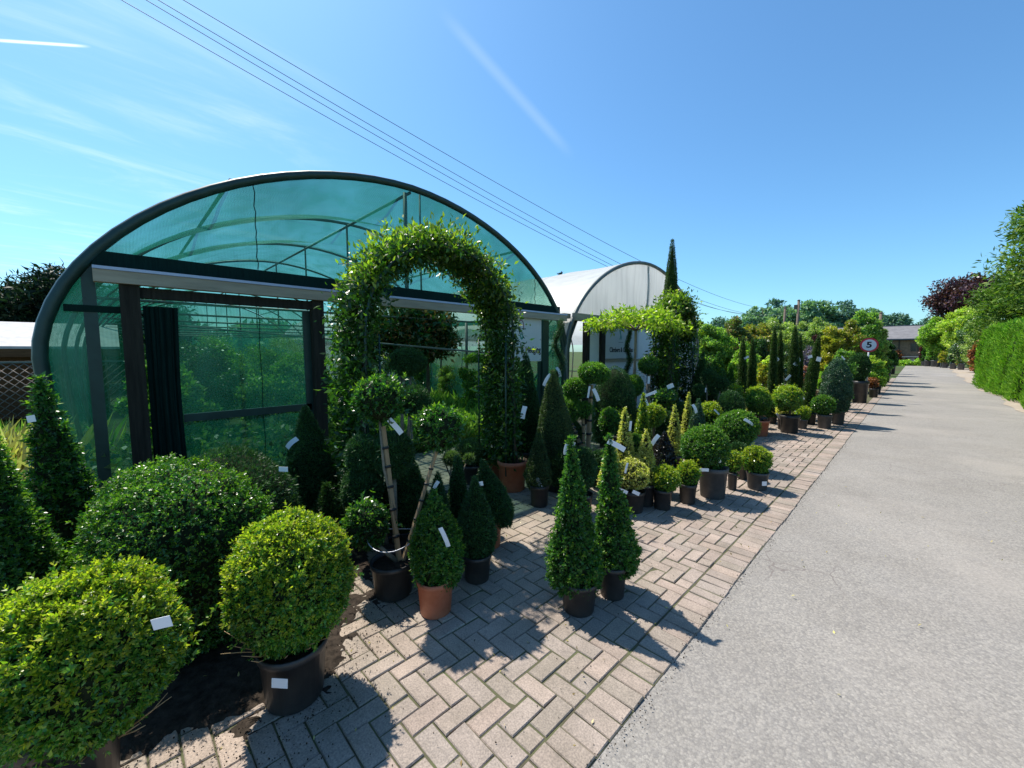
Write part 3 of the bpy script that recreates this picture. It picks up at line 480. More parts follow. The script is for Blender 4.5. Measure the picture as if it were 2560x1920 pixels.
    ['golden_ball_topiary', 'small golden ball in a black pot with a white tag on its rim', 'potted plant', 'clipped balls in pots', 'gold', -1.931, 10.041, 'black', 0.102, 0.261, [['ball', 0.0, 0.046, 0.392, 0.152, 0.162]], [[-0.042, -0.22, 0.306, 0.14, 0.042, -52, 0]], []],
    ['potted_box_ball', 'tiny ball in a grey pot with a clear label before it', 'potted plant', 'clipped balls in pots', 'box_new', -1.653, 10.437, 'grey', 0.097, 0.204, [['ball', -0.001, 0.036, 0.32, 0.143, 0.147]], [], []],
    ['potted_box_ball', 'dark speckled ball in a grey pot at the foot of the blue-green egg', 'potted plant', 'clipped balls in pots', 'box', -1.331, 10.865, 'grey', 0.135, 0.292, [['ball', -0.042, 0.015, 0.491, 0.22, 0.209]], [], []],
    ['egg_topiary', 'big blue-green egg-shaped conifer in a grey pot next to the road', 'potted plant', 'clipped cones in pots', 'blue', -1.187, 11.661, 'grey', 0.126, 0.326, [['egg', -0.079, 0.025, 0.256, 1.524, 0.299, 0.0, 0.0]], [[0.014, 0.048, 1.507, 0.112, 0.036, -45, 0]], []],
    ['yew_dome', 'black-green yew mound in a large dark tub next to the road', 'potted plant', None, 'yew', -1.229, 17.046, 'black', 0.213, 0.702, [['ball', -0.086, 0.047, 1.142, 0.304, 0.479]], [], []],
    ['pencil_cypress', 'first pencil cypress from the left, dark and slender', 'conifer', 'pencil cypresses', 'cypress', -2.883, 10.671, 'black', 0.1, 0.266, [['column', -0.066, 0.064, 0.216, 2.007, 0.092, -0.014, -0.014]], [[0.016, 0.051, 1.508, 0.115, 0.048, 28, 0]], []],
    ['pencil_cypress', 'second pencil cypress from the left, widening to its foot', 'conifer', 'pencil cypresses', 'cypress', -2.713, 10.841, 'black', 0.099, 0.266, [['column', -0.063, 0.062, 0.168, 1.968, 0.095, -0.041, -0.041]], [], []],
    ['pencil_cypress', 'tallest pencil cypress, slender with a white flower at its flank', 'conifer', 'pencil cypresses', 'cypress', -2.358, 11.193, 'black', 0.096, 0.267, [['column', -0.071, 0.069, 0.121, 2.276, 0.085, -0.014, -0.014]], [], []],
    ['pencil_cypress', 'pencil cypress right of the tallest one, with a pale tag at mid height', 'conifer', 'pencil cypresses', 'cypress', -2.347, 11.778, 'black', 0.1, 0.278, [['column', -0.067, 0.065, 0.107, 2.161, 0.084, -0.021, -0.021]], [[-0.097, -0.069, 1.462, 0.1, 0.07, -42, 0.2]], []],
    ['pencil_cypress', 'feathery pencil cypress with sprays of loose shoots at its top', 'conifer', 'pencil cypresses', 'cypress', -2.029, 11.68, 'black', 0.095, 0.27, [['column', -0.073, 0.071, 0.201, 2.264, 0.12, -0.027, -0.028]], [[-0.024, -0.009, 1.343, 0.11, 0.077, -38, 0.1], [-0.112, -0.277, 1.031, 0.173, 0.057, 48, 0]], []],
    ['pencil_cypress', 'dark pencil cypress touching the feathery one', 'conifer', 'pencil cypresses', 'cypress', -1.993, 12.13, 'black', 0.097, 0.278, [['column', -0.066, 0.065, 0.157, 2.081, 0.082, -0.042, -0.043]], [[-0.073, -0.044, 1.462, 0.129, 0.05, -62, 0.2]], []],
    ['pencil_cypress', 'leaning pencil cypress nearest the road, with a big rounded white label', 'conifer', 'pencil cypresses', 'cypress', -1.607, 11.197, 'black', 0.087, 0.253, [['column', -0.061, 0.059, 0.024, 2.025, 0.124, 0.167, 0.169]], [[0.06, 0.021, 1.482, 0.1, 0.108, 78, 0], [-0.091, -0.054, 1.535, 0.101, 0.063, 15, 0.1]], []],
    ['shrub', 'yellowish shrub with pinkish shoots next to the second climber arch', 'shrub', 'loose shrubs massed behind the topiary', 'm_yel', -5.928, 16.206, 'black', 0.183, 0.339, [['loose', -0.093, 0.091, 0.264, 2.876, 0.597, 0.0, 0.0]], [], []],
    ['shrub', 'fresh green leafy shrub above the leaning dark cone', 'shrub', 'loose shrubs massed behind the topiary', 'm_green', -5.506, 16.021, 'black', 0.176, 0.33, [['loose', -0.086, 0.084, 0.257, 2.661, 0.575, 0.0, 0.0]], [], []],
    ['shrub', 'bright lime shrub behind the rough-leaved column', 'shrub', 'loose shrubs massed behind the topiary', 'm_lime', -5.402, 16.937, 'black', 0.181, 0.342, [['loose', -0.083, 0.081, 0.267, 2.54, 0.59, 0.0, 0.0]], [], []],
    ['shrub', 'pale shrub with rusty tips under the wood', 'shrub', 'loose shrubs massed behind the topiary', 'm_rust', -5.413, 18.75, 'black', 0.193, 0.371, [['loose', -0.097, 0.095, 0.291, 2.986, 0.628, 0.0, 0.0]], [], []],
    ['shrub', 'shrub with amber crown left of the tallest pencil cypress', 'shrub', 'loose shrubs massed behind the topiary', 'm_amber', -4.991, 20.197, 'black', 0.196, 0.387, [['loose', -0.096, 0.094, 0.304, 2.934, 0.731, 0.0, 0.0]], [], []],
    ['shrub', 'lime shrub between the first two pencil cypresses', 'shrub', 'loose shrubs massed behind the topiary', 'm_lime', -4.223, 15.834, 'black', 0.158, 0.308, [['loose', -0.065, 0.063, 0.239, 1.941, 0.406, 0.0, 0.0]], [], []],
    ['shrub', 'dark green rounded shrub under the amber crown', 'shrub', 'loose shrubs massed behind the topiary', 'm_dark', -4.031, 16.73, 'black', 0.162, 0.319, [['loose', -0.07, 0.069, 0.248, 2.126, 0.451, 0.0, 0.0]], [], []],
    ['shrub', 'khaki shrub behind the tallest pencil cypress', 'shrub', 'loose shrubs massed behind the topiary', 'm_khaki', -4.798, 22.103, 'black', 0.206, 0.413, [['loose', -0.102, 0.1, 0.326, 3.133, 0.671, 0.0, 0.0]], [], []],
    ['shrub', 'light khaki shrub with thin upright shoots below the taller utility pole', 'shrub', 'loose shrubs massed behind the topiary', 'm_khaki', -4.128, 23.393, 'black', 0.205, 0.423, [['loose', -0.101, 0.099, 0.335, 3.089, 0.732, 0.0, 0.0]], [], []],
    ['shrub', 'small wine-red shrub beside the white daisies', 'shrub', 'loose shrubs massed behind the topiary', 'm_wine', -3.924, 17.207, 'black', 0.163, 0.325, [['loose', -0.061, 0.059, 0.253, 1.806, 0.215, 0.0, 0.0]], [], []],
    ['shrub', 'greenish yellow bush left of the feathery cypress', 'shrub', 'loose shrubs massed behind the topiary', 'm_yel', -3.291, 14.626, 'black', 0.138, 0.276, [['loose', -0.052, 0.05, 0.213, 1.531, 0.29, 0.0, 0.0]], [], []],
    ['shrub', 'violet flowering bush right of the feathery cypress', 'shrub', 'loose shrubs massed behind the topiary', 'm_violet', -2.529, 16.857, 'black', 0.142, 0.299, [['loose', -0.065, 0.063, 0.233, 1.959, 0.287, 0.0, 0.0]], [], []],
    ['small_tree', 'small purple-leaved tree above the violet flowers', 'tree', 'loose shrubs massed behind the topiary', 'm_wine', -3.2, 22.523, 'black', 0.187, 0.396, [['loose', -0.087, 0.085, 0.313, 2.634, 0.218, 0.0, 0.0]], [], []],
    ['shrub', 'khaki green shrub at the foot of the taller utility pole', 'shrub', 'loose shrubs massed behind the topiary', 'm_khaki', -3.602, 25.975, 'black', 0.214, 0.455, [['loose', -0.109, 0.106, 0.361, 3.319, 0.731, 0.0, 0.0]], [], []],
    ['shrub', 'golden maple left of the larger orange-tipped maple', 'shrub', 'loose shrubs massed behind the topiary', 'm_gold', -2.393, 20.804, 'black', 0.166, 0.357, [['loose', -0.089, 0.087, 0.281, 2.736, 0.513, 0.0, 0.0]], [], []],
    ['shrub', 'largest golden maple with orange tips, next to the speed sign', 'shrub', 'loose shrubs massed behind the topiary', 'm_amber', -1.907, 21.287, 'black', 0.162, 0.358, [['loose', -0.091, 0.089, 0.282, 2.801, 0.578, 0.0, 0.0]], [], []],
    ['small_tree', 'green airy tree rising highest of the bank, left of the speed sign', 'tree', 'loose shrubs massed behind the topiary', 'm_green', -1.731, 26.432, 'black', 0.192, 0.434, [['loose', -0.123, 0.121, 0.345, 3.834, 0.626, 0.0, 0.0]], [], []],
    ['shrub', 'khaki bush right behind the speed sign', 'shrub', 'loose shrubs massed behind the topiary', 'm_khaki', -1.605, 29.112, 'black', 0.208, 0.473, [['loose', -0.107, 0.105, 0.377, 3.251, 0.596, 0.0, 0.0]], [], []],
    ['shrub', 'dark green bush at the foot of the right utility pole', 'shrub', 'loose shrubs massed behind the topiary', 'm_dark', -1.37, 36.741, 'black', 0.253, 0.586, [['loose', -0.08, 0.078, 0.47, 2.238, 0.451, 0.0, 0.0]], [], []],
    ['shrub', 'yellow shrub at the foot of the speed sign post', 'shrub', 'loose shrubs massed behind the topiary', 'm_yel', -1.184, 23.204, 'black', 0.165, 0.376, [['loose', -0.053, 0.051, 0.298, 1.483, 0.294, 0.0, 0.0]], [], []],
    ['shrub', 'bright green big-leaved plant spilling to the road beside the copper shrub', 'shrub', 'loose shrubs massed behind the topiary', 'm_lime', -1.043, 21.062, 'black', 0.149, 0.341, [['loose', -0.045, 0.043, 0.269, 1.235, 0.347, 0.0, 0.0]], [], []],
    ['shrub', 'deep green bush at the far end of the roadside row', 'shrub', 'loose shrubs massed behind the topiary', 'm_dark', -1.292, 40.139, 'black', 0.274, 0.636, [['loose', -0.066, 0.064, 0.512, 1.705, 0.424, 0.0, 0.0]], [], []],
    ['shrub', 'copper-red little shrub in a tub at the road edge', 'shrub', 'loose shrubs massed behind the topiary', 'm_copper', -1.026, 19.359, 'black', 0.138, 0.315, [['loose', -0.032, 0.03, 0.247, 0.808, 0.171, 0.0, 0.0]], [], []],
    ['shrub', 'low green plant between copper shrub and road end', 'shrub', 'loose shrubs massed behind the topiary', 'm_green', -1.148, 29.568, 'black', 0.205, 0.473, [['loose', -0.049, 0.047, 0.377, 1.263, 0.317, 0.0, 0.0]], [], []],
    ['shrub', 'fresh green bush behind the blue-green egg', 'shrub', 'loose shrubs massed behind the topiary', 'm_green', -1.328, 14.207, 'black', 0.11, 0.241, [['loose', -0.057, 0.055, 0.185, 1.725, 0.255, 0.0, 0.0]], [], []],
    ['shrub', 'lime bush beneath the golden maple', 'shrub', 'loose shrubs massed behind the topiary', 'm_lime', -1.761, 14.879, 'black', 0.12, 0.257, [['loose', -0.046, 0.044, 0.199, 1.341, 0.232, 0.0, 0.0]], [], []],
    ['rose_bush', 'pink rose bush right of the feathery cypress', 'flower bush', 'loose shrubs massed behind the topiary', 'm_pink', -2.067, 13.472, 'black', 0.115, 0.24, [['loose', -0.044, 0.042, 0.184, 1.285, 0.178, 0.0, 0.0]], [], []],
    ['daisy_clump', 'white daisy clump between pencil cypresses', 'flower', 'loose shrubs massed behind the topiary', 'm_daisy', -2.865, 14.392, 'black', 0.131, 0.266, [['loose', -0.057, 0.056, 0.205, 1.732, 0.255, 0.0, 0.0]], [], []],
    ['shrub', 'yellow flowering bush left of the tallest pencil cypress', 'shrub', 'loose shrubs massed behind the topiary', 'm_gold', -3.112, 13.536, 'black', 0.129, 0.256, [['loose', -0.047, 0.046, 0.197, 1.399, 0.2, 0.0, 0.0]], [], []],
    ['potted_shrub', 'tall green shrub in a pale grey tub, farthest of the right roadside row', 'potted plant', 'potted shrubs on the right of the road', 'm_dark', 0.841, 62.602, 'grey', 0.283, 0.647, [['loose', -0.083, 0.081, 0.469, 2.33, 0.392, 0.0, 0.0]], [], []],
    ['potted_shrub', 'green shrub with a lime crown in a dark tub left of the green posts', 'potted plant', 'potted shrubs on the right of the road', 'm_green', 1.42, 61.735, 'grey', 0.391, 0.684, [['loose', -0.113, 0.111, 0.507, 3.329, 0.612, 0.0, 0.0]], [], []],
    ['potted_shrub', 'small amber shrub in a pot right of the green posts', 'potted plant', 'potted shrubs on the right of the road', 'm_amber', 1.989, 57.928, 'grey', 0.233, 0.538, [['loose', -0.06, 0.058, 0.376, 1.64, 0.347, 0.0, 0.0]], [], []],
    ['potted_shrub', 'white flowering shrub in a black pot', 'potted plant', 'potted shrubs on the right of the road', 'm_daisy', 2.382, 54.653, 'grey', 0.232, 0.548, [['loose', -0.069, 0.067, 0.396, 1.935, 0.296, 0.0, 0.0]], [], []],
    ['potted_shrub', 'rusty flecked shrub in a pot beside the hedge end', 'potted plant', 'potted shrubs on the right of the road', 'm_rust', 2.783, 52.869, 'grey', 0.236, 0.569, [['loose', -0.078, 0.076, 0.423, 2.205, 0.328, 0.0, 0.0]], [], []],
    ['potted_shrub', 'plum leaved shrub before the house porch', 'potted plant', 'potted shrubs on the right of the road', 'm_wine', 0.558, 65.59, 'grey', 0.193, 0.455, [['loose', -0.083, 0.082, 0.269, 2.547, 0.223, 0.0, 0.0]], [], []],
]
WIRES = [[[-9.844, 0.409, 7.6], [0.182, 6.106], [-13.653, 68.212, 7.649]], [[-9.549, 0.707, 7.6], [0.183, 6.11], [-13.592, 68.232, 7.309]], [[-9.406, 0.851, 7.6], [0.19, 6.21], [-13.499, 68.3, 7.081]], [[-9.106, 1.155, 7.6], [0.211, 6.492], [-13.495, 68.377, 7.706]]]

_n0 = 0
for _row in PLANTS:
    _r = plant(_row); _n0 += 1
    if _n0 in (1, 2):        # bare tan twigs under the two nearest balls
        _s = _row[10][0]; _cl = max(.6, math.hypot(_row[5], _row[6])); _tw = MB()
        for _k in range(26):
            _a = RNG.random()*6.28; _p = Vector((_s[1] + math.cos(_a)*_s[4]*.45, _s[2] + math.sin(_a)*_s[4]*.45, _s[3] - _s[5]*.85)); _d = Vector((math.cos(_a), math.sin(_a), .35 + .5*RNG.random())).normalized()
            _tw.tube([_p, _p + _d*_s[4]*.28 + Vector((0, 0, .01)), _p + _d*_s[4]*.52 + Vector((RNG.normal()*.02, RNG.normal()*.02, .03))], [.0032, .0026, .0012], 4)
        _tw.build('twig', plain('dry_twig', (.36, .25, .13), .8), _r)['kind'] = 'stuff'
    if _row[1].startswith('pom-pom tree with three'):
        _w = MB(); _w.tube([(.17*math.cos(q) + .02, .17*math.sin(q), .40 + .02*math.sin(q*2)) for q in np.linspace(0, 6.283, 40)], .0035, 5); _w.build('wire_ring', plain('bare_wire', (.42, .43, .46), .4, .5, metal=.5), _r)

# ------------------------------------------------------------------ ground, road, paving
def smooth(t): t = min(1, max(0, t)); return t*t*(3 - 2*t)
def terrain(x, y): return -0.65*smooth((y - 63)/14)
def sheet(name, xs, ys, z, m, hole=None):
    v = []; f = []; ny = len(ys)
    for x in xs:
        for y in ys: v.append((x, y, terrain(x, y) + z))
    for i in range(len(xs) - 1):
        for j in range(ny - 1): f.append((i*ny + j, (i+1)*ny + j, (i+1)*ny + j + 1, i*ny + j + 1))
    mb = MB(); mb.add(v, f); return mb.build(name, m)
def ground_mat():
    m, N, L = mat('ground_earth_grass'); b = N['Principled BSDF']; b.inputs['Roughness'].default_value = .95; b.inputs['Specular IOR Level'].default_value = .1
    tc = N.new('ShaderNodeTexCoord'); n1 = N.new('ShaderNodeTexNoise'); n1.inputs['Scale'].default_value = .35; n1.inputs['Detail'].default_value = 8
    n2 = N.new('ShaderNodeTexNoise'); n2.inputs['Scale'].default_value = 30; n2.inputs['Detail'].default_value = 4
    L.new(tc.outputs['Object'], n1.inputs['Vector']); L.new(tc.outputs['Object'], n2.inputs['Vector'])
    cr = N.new('ShaderNodeValToRGB'); e = cr.color_ramp.elements
    e[0].position = .42; e[0].color = (.06, .068, .03, 1); e[1].position = .58; e[1].color = (.05, .09, .025, 1)
    L.new(n1.outputs[0], cr.inputs[0])
    mx = N.new('ShaderNodeMixRGB'); mx.blend_type = 'OVERLAY'; mx.inputs[0].default_value = .7; L.new(cr.outputs[0], mx.inputs[1]); L.new(n2.outputs[0], mx.inputs[2])
    L.new(mx.outputs[0], b.inputs['Base Color']); return m
ys_far = [-60, -20, -5, 20, 45, 60] + [63 + i for i in range(15)] + [90, 140, 300, 800]
tag(sheet('ground', [-800, -300, -100, -40, -10, 0, 5, 40, 100, 300, 800], ys_far, -.03, ground_mat()), kind='structure')
def asphalt_mat():
    m, N, L = mat('worn_asphalt'); b = N['Principled BSDF']; b.inputs['Roughness'].default_value = .88; b.inputs['Specular IOR Level'].default_value = .25
    tc = N.new('ShaderNodeTexCoord')
    def noise(sc, det=4, rough=.6):
        n = N.new('ShaderNodeTexNoise'); n.inputs['Scale'].default_value = sc; n.inputs['Detail'].default_value = det; n.inputs['Roughness'].default_value = rough
        L.new(tc.outputs['Object'], n.inputs['Vector']); return n.outputs[0]
    def ramp(x, stops):
        r = N.new('ShaderNodeValToRGB'); L.new(x, r.inputs[0]); e = r.color_ramp.elements
        e[0].position, e[0].color = stops[0][0], (*stops[0][1], 1); e[1].position, e[1].color = stops[1][0], (*stops[1][1], 1)
        for p, c in stops[2:]: k = e.new(p); k.color = (*c, 1)
        return r.outputs[0]
    def mul(a, c, f=1.0, mode='MULTIPLY'):
        x = N.new('ShaderNodeMixRGB'); x.blend_type = mode; x.inputs[0].default_value = f; L.new(a, x.inputs[1])
        if isinstance(c, tuple): x.inputs[2].default_value = (*c, 1)
        else: L.new(c, x.inputs[2])
        return x.outputs[0]
    base = ramp(noise(.55, 5), [(.35, (.268, .250, .231)), (.68, (.318, .294, .268))])
    vo = N.new('ShaderNodeTexVoronoi'); vo.inputs['Scale'].default_value = 85; L.new(tc.outputs['Object'], vo.inputs['Vector'])
    stone = ramp(vo.outputs['Color'], [(.12, (.78, .78, .79)), (.9, (1.15, 1.14, 1.11))])
    col = mul(base, stone)
    vd = ramp(vo.outputs['Distance'], [(.0, (1.06, 1.06, 1.06)), (.8, (.80, .80, .80))]); col = mul(col, vd)
    fine = ramp(noise(260, 2), [(.3, (.8, .8, .8)), (.75, (1.2, 1.2, 1.2))]); col = mul(col, fine)
    patch = ramp(noise(1.1, 7, .72), [(.40, (1, 1, 1)), (.70, (.76, .755, .75))]); col = mul(col, patch)
    dust = ramp(noise(.32, 6, .6), [(.5, (0, 0, 0)), (.75, (1, 1, 1))])
    d = N.new('ShaderNodeMixRGB'); L.new(dust, d.inputs[0]); L.new(col, d.inputs[1]); d.inputs[2].default_value = (.36, .32, .28, 1)
    d2 = N.new('ShaderNodeMixRGB'); d2.inputs[0].default_value = .55; L.new(col, d2.inputs[1]); L.new(d.outputs[0], d2.inputs[2]); col = d2.outputs[0]
    # hairline cracks in a few places
    wv = N.new('ShaderNodeTexVoronoi'); wv.feature = 'DISTANCE_TO_EDGE'; wv.inputs['Scale'].default_value = 2.6
    ds = N.new('ShaderNodeTexNoise'); ds.inputs['Scale'].default_value = 5; ds.inputs['Detail'].default_value = 6; L.new(tc.outputs['Object'], ds.inputs['Vector'])
    av = N.new('ShaderNodeMixRGB'); av.inputs[0].default_value = .14; L.new(tc.outputs['Object'], av.inputs[1]); L.new(ds.outputs['Color'], av.inputs[2]); L.new(av.outputs[0], wv.inputs['Vector'])
    line = ramp(wv.outputs['Distance'], [(.003, (1, 1, 1)), (.011, (0, 0, 0))])
    def near(c, r0, r1):
        g = N.new('ShaderNodeVectorMath'); g.operation = 'DISTANCE'; L.new(tc.outputs['Object'], g.inputs[0]); g.inputs[1].default_value = (*c, 0)
        r = N.new('ShaderNodeMapRange'); L.new(g.outputs['Value'], r.inputs[0]); r.inputs[1].default_value = r0; r.inputs[2].default_value = r1; r.inputs[3].default_value = 1; r.inputs[4].default_value = 0; return r.outputs[0]
    mxm = N.new('ShaderNodeMath'); mxm.operation = 'MAXIMUM'; L.new(near(CRACKS[0], .25, .45), mxm.inputs[0]); L.new(near(CRACKS[1], .5, .9), mxm.inputs[1]); msk = mxm.outputs[0]
    lm = mul(line, msk); cm = N.new('ShaderNodeMixRGB'); L.new(lm, cm.inputs[0]); L.new(col, cm.inputs[1]); cm.inputs[2].default_value = (.15, .13, .12, 1)
    L.new(cm.outputs[0], b.inputs['Base Color'])
    bp = N.new('ShaderNodeBump'); bp.inputs['Strength'].default_value = .32; bp.inputs['Distance'].default_value = .004
    L.new(vo.outputs['Distance'], bp.inputs['Height']); bp.invert = True; L.new(bp.outputs[0], b.inputs['Normal']); return m
ys_road = [-12, -4, 0, 4, 8, 12, 16, 20, 26, 32, 40, 50, 60] + [62 + i for i in range(18)] + [90]
def road():
    v = []; f = []; n = 9
    for y in ys_road:
        xr = 2.25 if y < 26 else 2.25 - .10*min(1, (y - 26)/6) + max(0, y - 40)*.012
        for i in range(n):
            x = EDGE_X - .02 + (xr + .9 - EDGE_X)*i/(n - 1); v.append((x, y, terrain(x, y) - .010 + .012*math.sin(math.pi*i/(n-1))))
    for j in range(len(ys_road) - 1):
        for i in range(n - 1): f.append((j*n + i, j*n + i + 1, (j+1)*n + i + 1, (j+1)*n + i))
    mb = MB(); mb.add(v, f, 0, True); return mb.build('road', asphalt_mat())
EDGE_X = -.826
tag(road(), kind='structure')
VERGE = plain('dusty_verge', (.33, .275, .22), .95, .1, .25, 6, bump=.4)
def verge():
    v = []; f = []; ys = [4 + .5*i for i in range(110)]
    for y in ys:
        w = 2.12 + .10*math.sin(y*.9) + .05*math.sin(y*3.1) - .10*smooth((y-22)/6) + max(0, y - 40)*.012
        for x in (w, w + .5, w + 2.2): v.append((x, y, terrain(x, y) + .008))
    for j in range(len(ys) - 1):
        for i in range(2): f.append((j*3 + i, j*3 + i + 1, (j+1)*3 + i + 1, (j+1)*3 + i))
    mb = MB(); mb.add(v, f); return mb.build('verge', VERGE)
tag(verge(), kind='structure')
def brick_mat():
    m, N, L = mat('paving_brick'); b = N['Principled BSDF']; b.inputs['Roughness'].default_value = .85; b.inputs['Specular IOR Level'].default_value = .25
    g = N.new('ShaderNodeNewGeometry'); cr = N.new('ShaderNodeValToRGB'); L.new(g.outputs['Random Per Island'], cr.inputs[0]); e = cr.color_ramp.elements
    e[0].color = (.285, .245, .212, 1); e[1].color = (.375, .300, .258, 1); x = e.new(.5); x.color = (.335, .268, .234, 1); x = e.new(.75); x.color = (.305, .262, .236, 1)
    tc = N.new('ShaderNodeTexCoord')
    n1 = N.new('ShaderNodeTexNoise'); n1.inputs['Scale'].default_value = 130; n1.inputs['Detail'].default_value = 3; L.new(tc.outputs['Object'], n1.inputs['Vector'])
    r1 = N.new('ShaderNodeValToRGB'); L.new(n1.outputs[0], r1.inputs[0]); r1.color_ramp.elements[0].position = .3; r1.color_ramp.elements[0].color = (.72, .72, .72, 1); r1.color_ramp.elements[1].position = .72; r1.color_ramp.elements[1].color = (1.28, 1.26, 1.22, 1)
    n2 = N.new('ShaderNodeTexNoise'); n2.inputs['Scale'].default_value = 2.3; n2.inputs['Detail'].default_value = 7; n2.inputs['Roughness'].default_value = .7; L.new(tc.outputs['Object'], n2.inputs['Vector'])
    r2 = N.new('ShaderNodeValToRGB'); L.new(n2.outputs[0], r2.inputs[0]); r2.color_ramp.elements[0].position = .35; r2.color_ramp.elements[0].color = (.66, .66, .63, 1); r2.color_ramp.elements[1].position = .65; r2.color_ramp.elements[1].color = (1.06, 1.04, 1.02, 1)
    def mul(a, c):
        x = N.new('ShaderNodeMixRGB'); x.blend_type = 'MULTIPLY'; x.inputs[0].default_value = 1; L.new(a, x.inputs[1]); L.new(c, x.inputs[2]); return x.outputs[0]
    col = mul(mul(cr.outputs[0], r1.outputs[0]), r2.outputs[0])
    # green algae film on the bricks close to the tunnel (west part of the yard)
    sp = N.new('ShaderNodeSeparateXYZ'); L.new(tc.outputs['Object'], sp.inputs[0])
    al = N.new('ShaderNodeMapRange'); L.new(sp.outputs[0], al.inputs[0]); al.inputs[1].default_value = -1.6; al.inputs[2].default_value = -3.6; al.inputs[3].default_value = 0; al.inputs[4].default_value = .55
    am = N.new('ShaderNodeMath'); am.operation = 'MULTIPLY'; L.new(al.outputs[0], am.inputs[0]); L.new(n2.outputs[0], am.inputs[1])
    ax = N.new('ShaderNodeMixRGB'); L.new(am.outputs[0], ax.inputs[0]); L.new(col, ax.inputs[1]); ax.inputs[2].default_value = (.16, .18, .07, 1)
    L.new(ax.outputs[0], b.inputs['Base Color'])
    bp = N.new('ShaderNodeBump'); bp.inputs['Strength'].default_value = .3; bp.inputs['Distance'].default_value = .004; L.new(n1.outputs[0], bp.inputs['Height']); L.new(bp.outputs[0], b.inputs['Normal'])
    return m
def paving():
    mb = MB(); u = .1025; j = .0036; rr = random.Random(3); V = []; F = []
    def brick(x0, y0, x1, y1):
        if x1 <= x0 + .02 or y1 <= y0 + .02: return
        z = rr.uniform(-.004, .003); tx, ty = rr.uniform(-.0028, .0028), rr.uniform(-.0028, .0028); c = .004; d = rr.uniform(-.0012, .0012)
        x0 += j + d; y0 += j - d; x1 -= j - d; y1 -= j + d
        def P(x, y, zz): return (x, y, zz + z + (tx if x > (x0+x1)/2 else -tx) + (ty if y > (y0+y1)/2 else -ty))
        k = []
        for (ox, zz) in ((0, -.03), (0, -.005), (c, 0)):
            k += [P(x0+ox, y0+ox, zz), P(x1-ox, y0+ox, zz), P(x1-ox, y1-ox, zz), P(x0+ox, y1-ox, zz)]
        f = [(8, 9, 10, 11)]
        for a in (0, 4):
            for i in range(4): f.append((a+i, a+(i+1) % 4, a+4+(i+1) % 4, a+4+i))
        n = len(V); V.extend(k); F.extend([tuple(i + n for i in q) for q in f])
    xmax = EDGE_X - .206; x_lo = -5.25; nx = int((xmax - x_lo)/u) + 2
    for iy in range(-34, 165):
        for ix in range(-nx - 2, 1):
            t = (ix - iy) % 4
            x = xmax + ix*u; y = iy*u
            if t == 0: w, h = 2*u, u
            elif t == 3: w, h = u, 2*u
            else: continue
            if y > 11 and x < -3.2: continue
            brick(x, y, min(x + w, xmax), y + h)
    y = -3.6
    while y < 34:
        h = u*rr.uniform(.99, 1.01); wob = .004*math.sin(y*3) + rr.uniform(-.004, .004)
        brick(EDGE_X - .2 , y, EDGE_X + wob, y + h); y += h
    me = bpy.data.meshes.new('brick_paving'); me.from_pydata(V, [], F); me.materials.append(brick_mat()); me.update()
    return link('brick_paving', me)
tag(paving(), kind='structure')
JOINT = plain('jointing_sand_and_moss', (.15, .125, .095), .95, .1, .5, 9, bump=.6, col2=(.10, .115, .05))
jb = MB(); jb.add([(-5.4, -3.7, -.0075), (EDGE_X - .005, -3.7, -.0075), (EDGE_X - .005, 34, -.0075), (-5.4, 34, -.0075)], [(0, 1, 2, 3)])
tag(jb.build('paving_bed', JOINT), kind='structure')
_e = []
for (ax, ay), (bx_, by_) in zip(COMPOST_AND_SHADE[:-1], COMPOST_AND_SHADE[1:]):
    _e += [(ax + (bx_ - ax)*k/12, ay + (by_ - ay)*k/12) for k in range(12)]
def compost_and_shade():  # dark sheet: spilt soil, with plant shade painted into its colour and outline
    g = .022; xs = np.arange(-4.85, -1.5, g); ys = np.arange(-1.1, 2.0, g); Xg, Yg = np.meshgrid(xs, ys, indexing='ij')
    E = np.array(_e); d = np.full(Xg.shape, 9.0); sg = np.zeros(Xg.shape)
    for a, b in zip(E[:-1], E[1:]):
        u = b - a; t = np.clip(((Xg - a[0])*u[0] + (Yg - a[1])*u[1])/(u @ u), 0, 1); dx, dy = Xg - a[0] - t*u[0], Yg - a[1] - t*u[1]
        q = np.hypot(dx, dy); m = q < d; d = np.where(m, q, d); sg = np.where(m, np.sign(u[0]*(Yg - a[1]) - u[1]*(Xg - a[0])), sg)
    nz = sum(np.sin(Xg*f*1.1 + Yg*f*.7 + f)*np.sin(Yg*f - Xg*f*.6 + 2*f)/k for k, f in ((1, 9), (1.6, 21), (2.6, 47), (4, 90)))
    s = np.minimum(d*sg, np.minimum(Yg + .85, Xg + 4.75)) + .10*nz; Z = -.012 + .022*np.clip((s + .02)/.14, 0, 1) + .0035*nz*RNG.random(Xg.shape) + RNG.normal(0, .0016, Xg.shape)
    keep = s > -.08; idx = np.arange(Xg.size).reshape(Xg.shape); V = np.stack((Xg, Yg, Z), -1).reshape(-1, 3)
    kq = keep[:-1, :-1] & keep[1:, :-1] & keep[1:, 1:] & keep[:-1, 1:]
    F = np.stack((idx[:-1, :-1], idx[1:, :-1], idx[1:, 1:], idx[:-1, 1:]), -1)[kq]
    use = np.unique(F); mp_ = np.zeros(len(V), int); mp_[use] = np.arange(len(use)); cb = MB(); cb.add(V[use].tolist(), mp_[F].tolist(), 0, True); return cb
cb = compost_and_shade()
BED = plain('spilt_compost_and_shade', (.028, .022, .017), .95, .1, .6, 22, bump=.9, col2=(.060, .046, .035))  # near-black tone holds plant shade as well as soil
tag(cb.build('compost_and_shade_bed', BED), kind='structure')
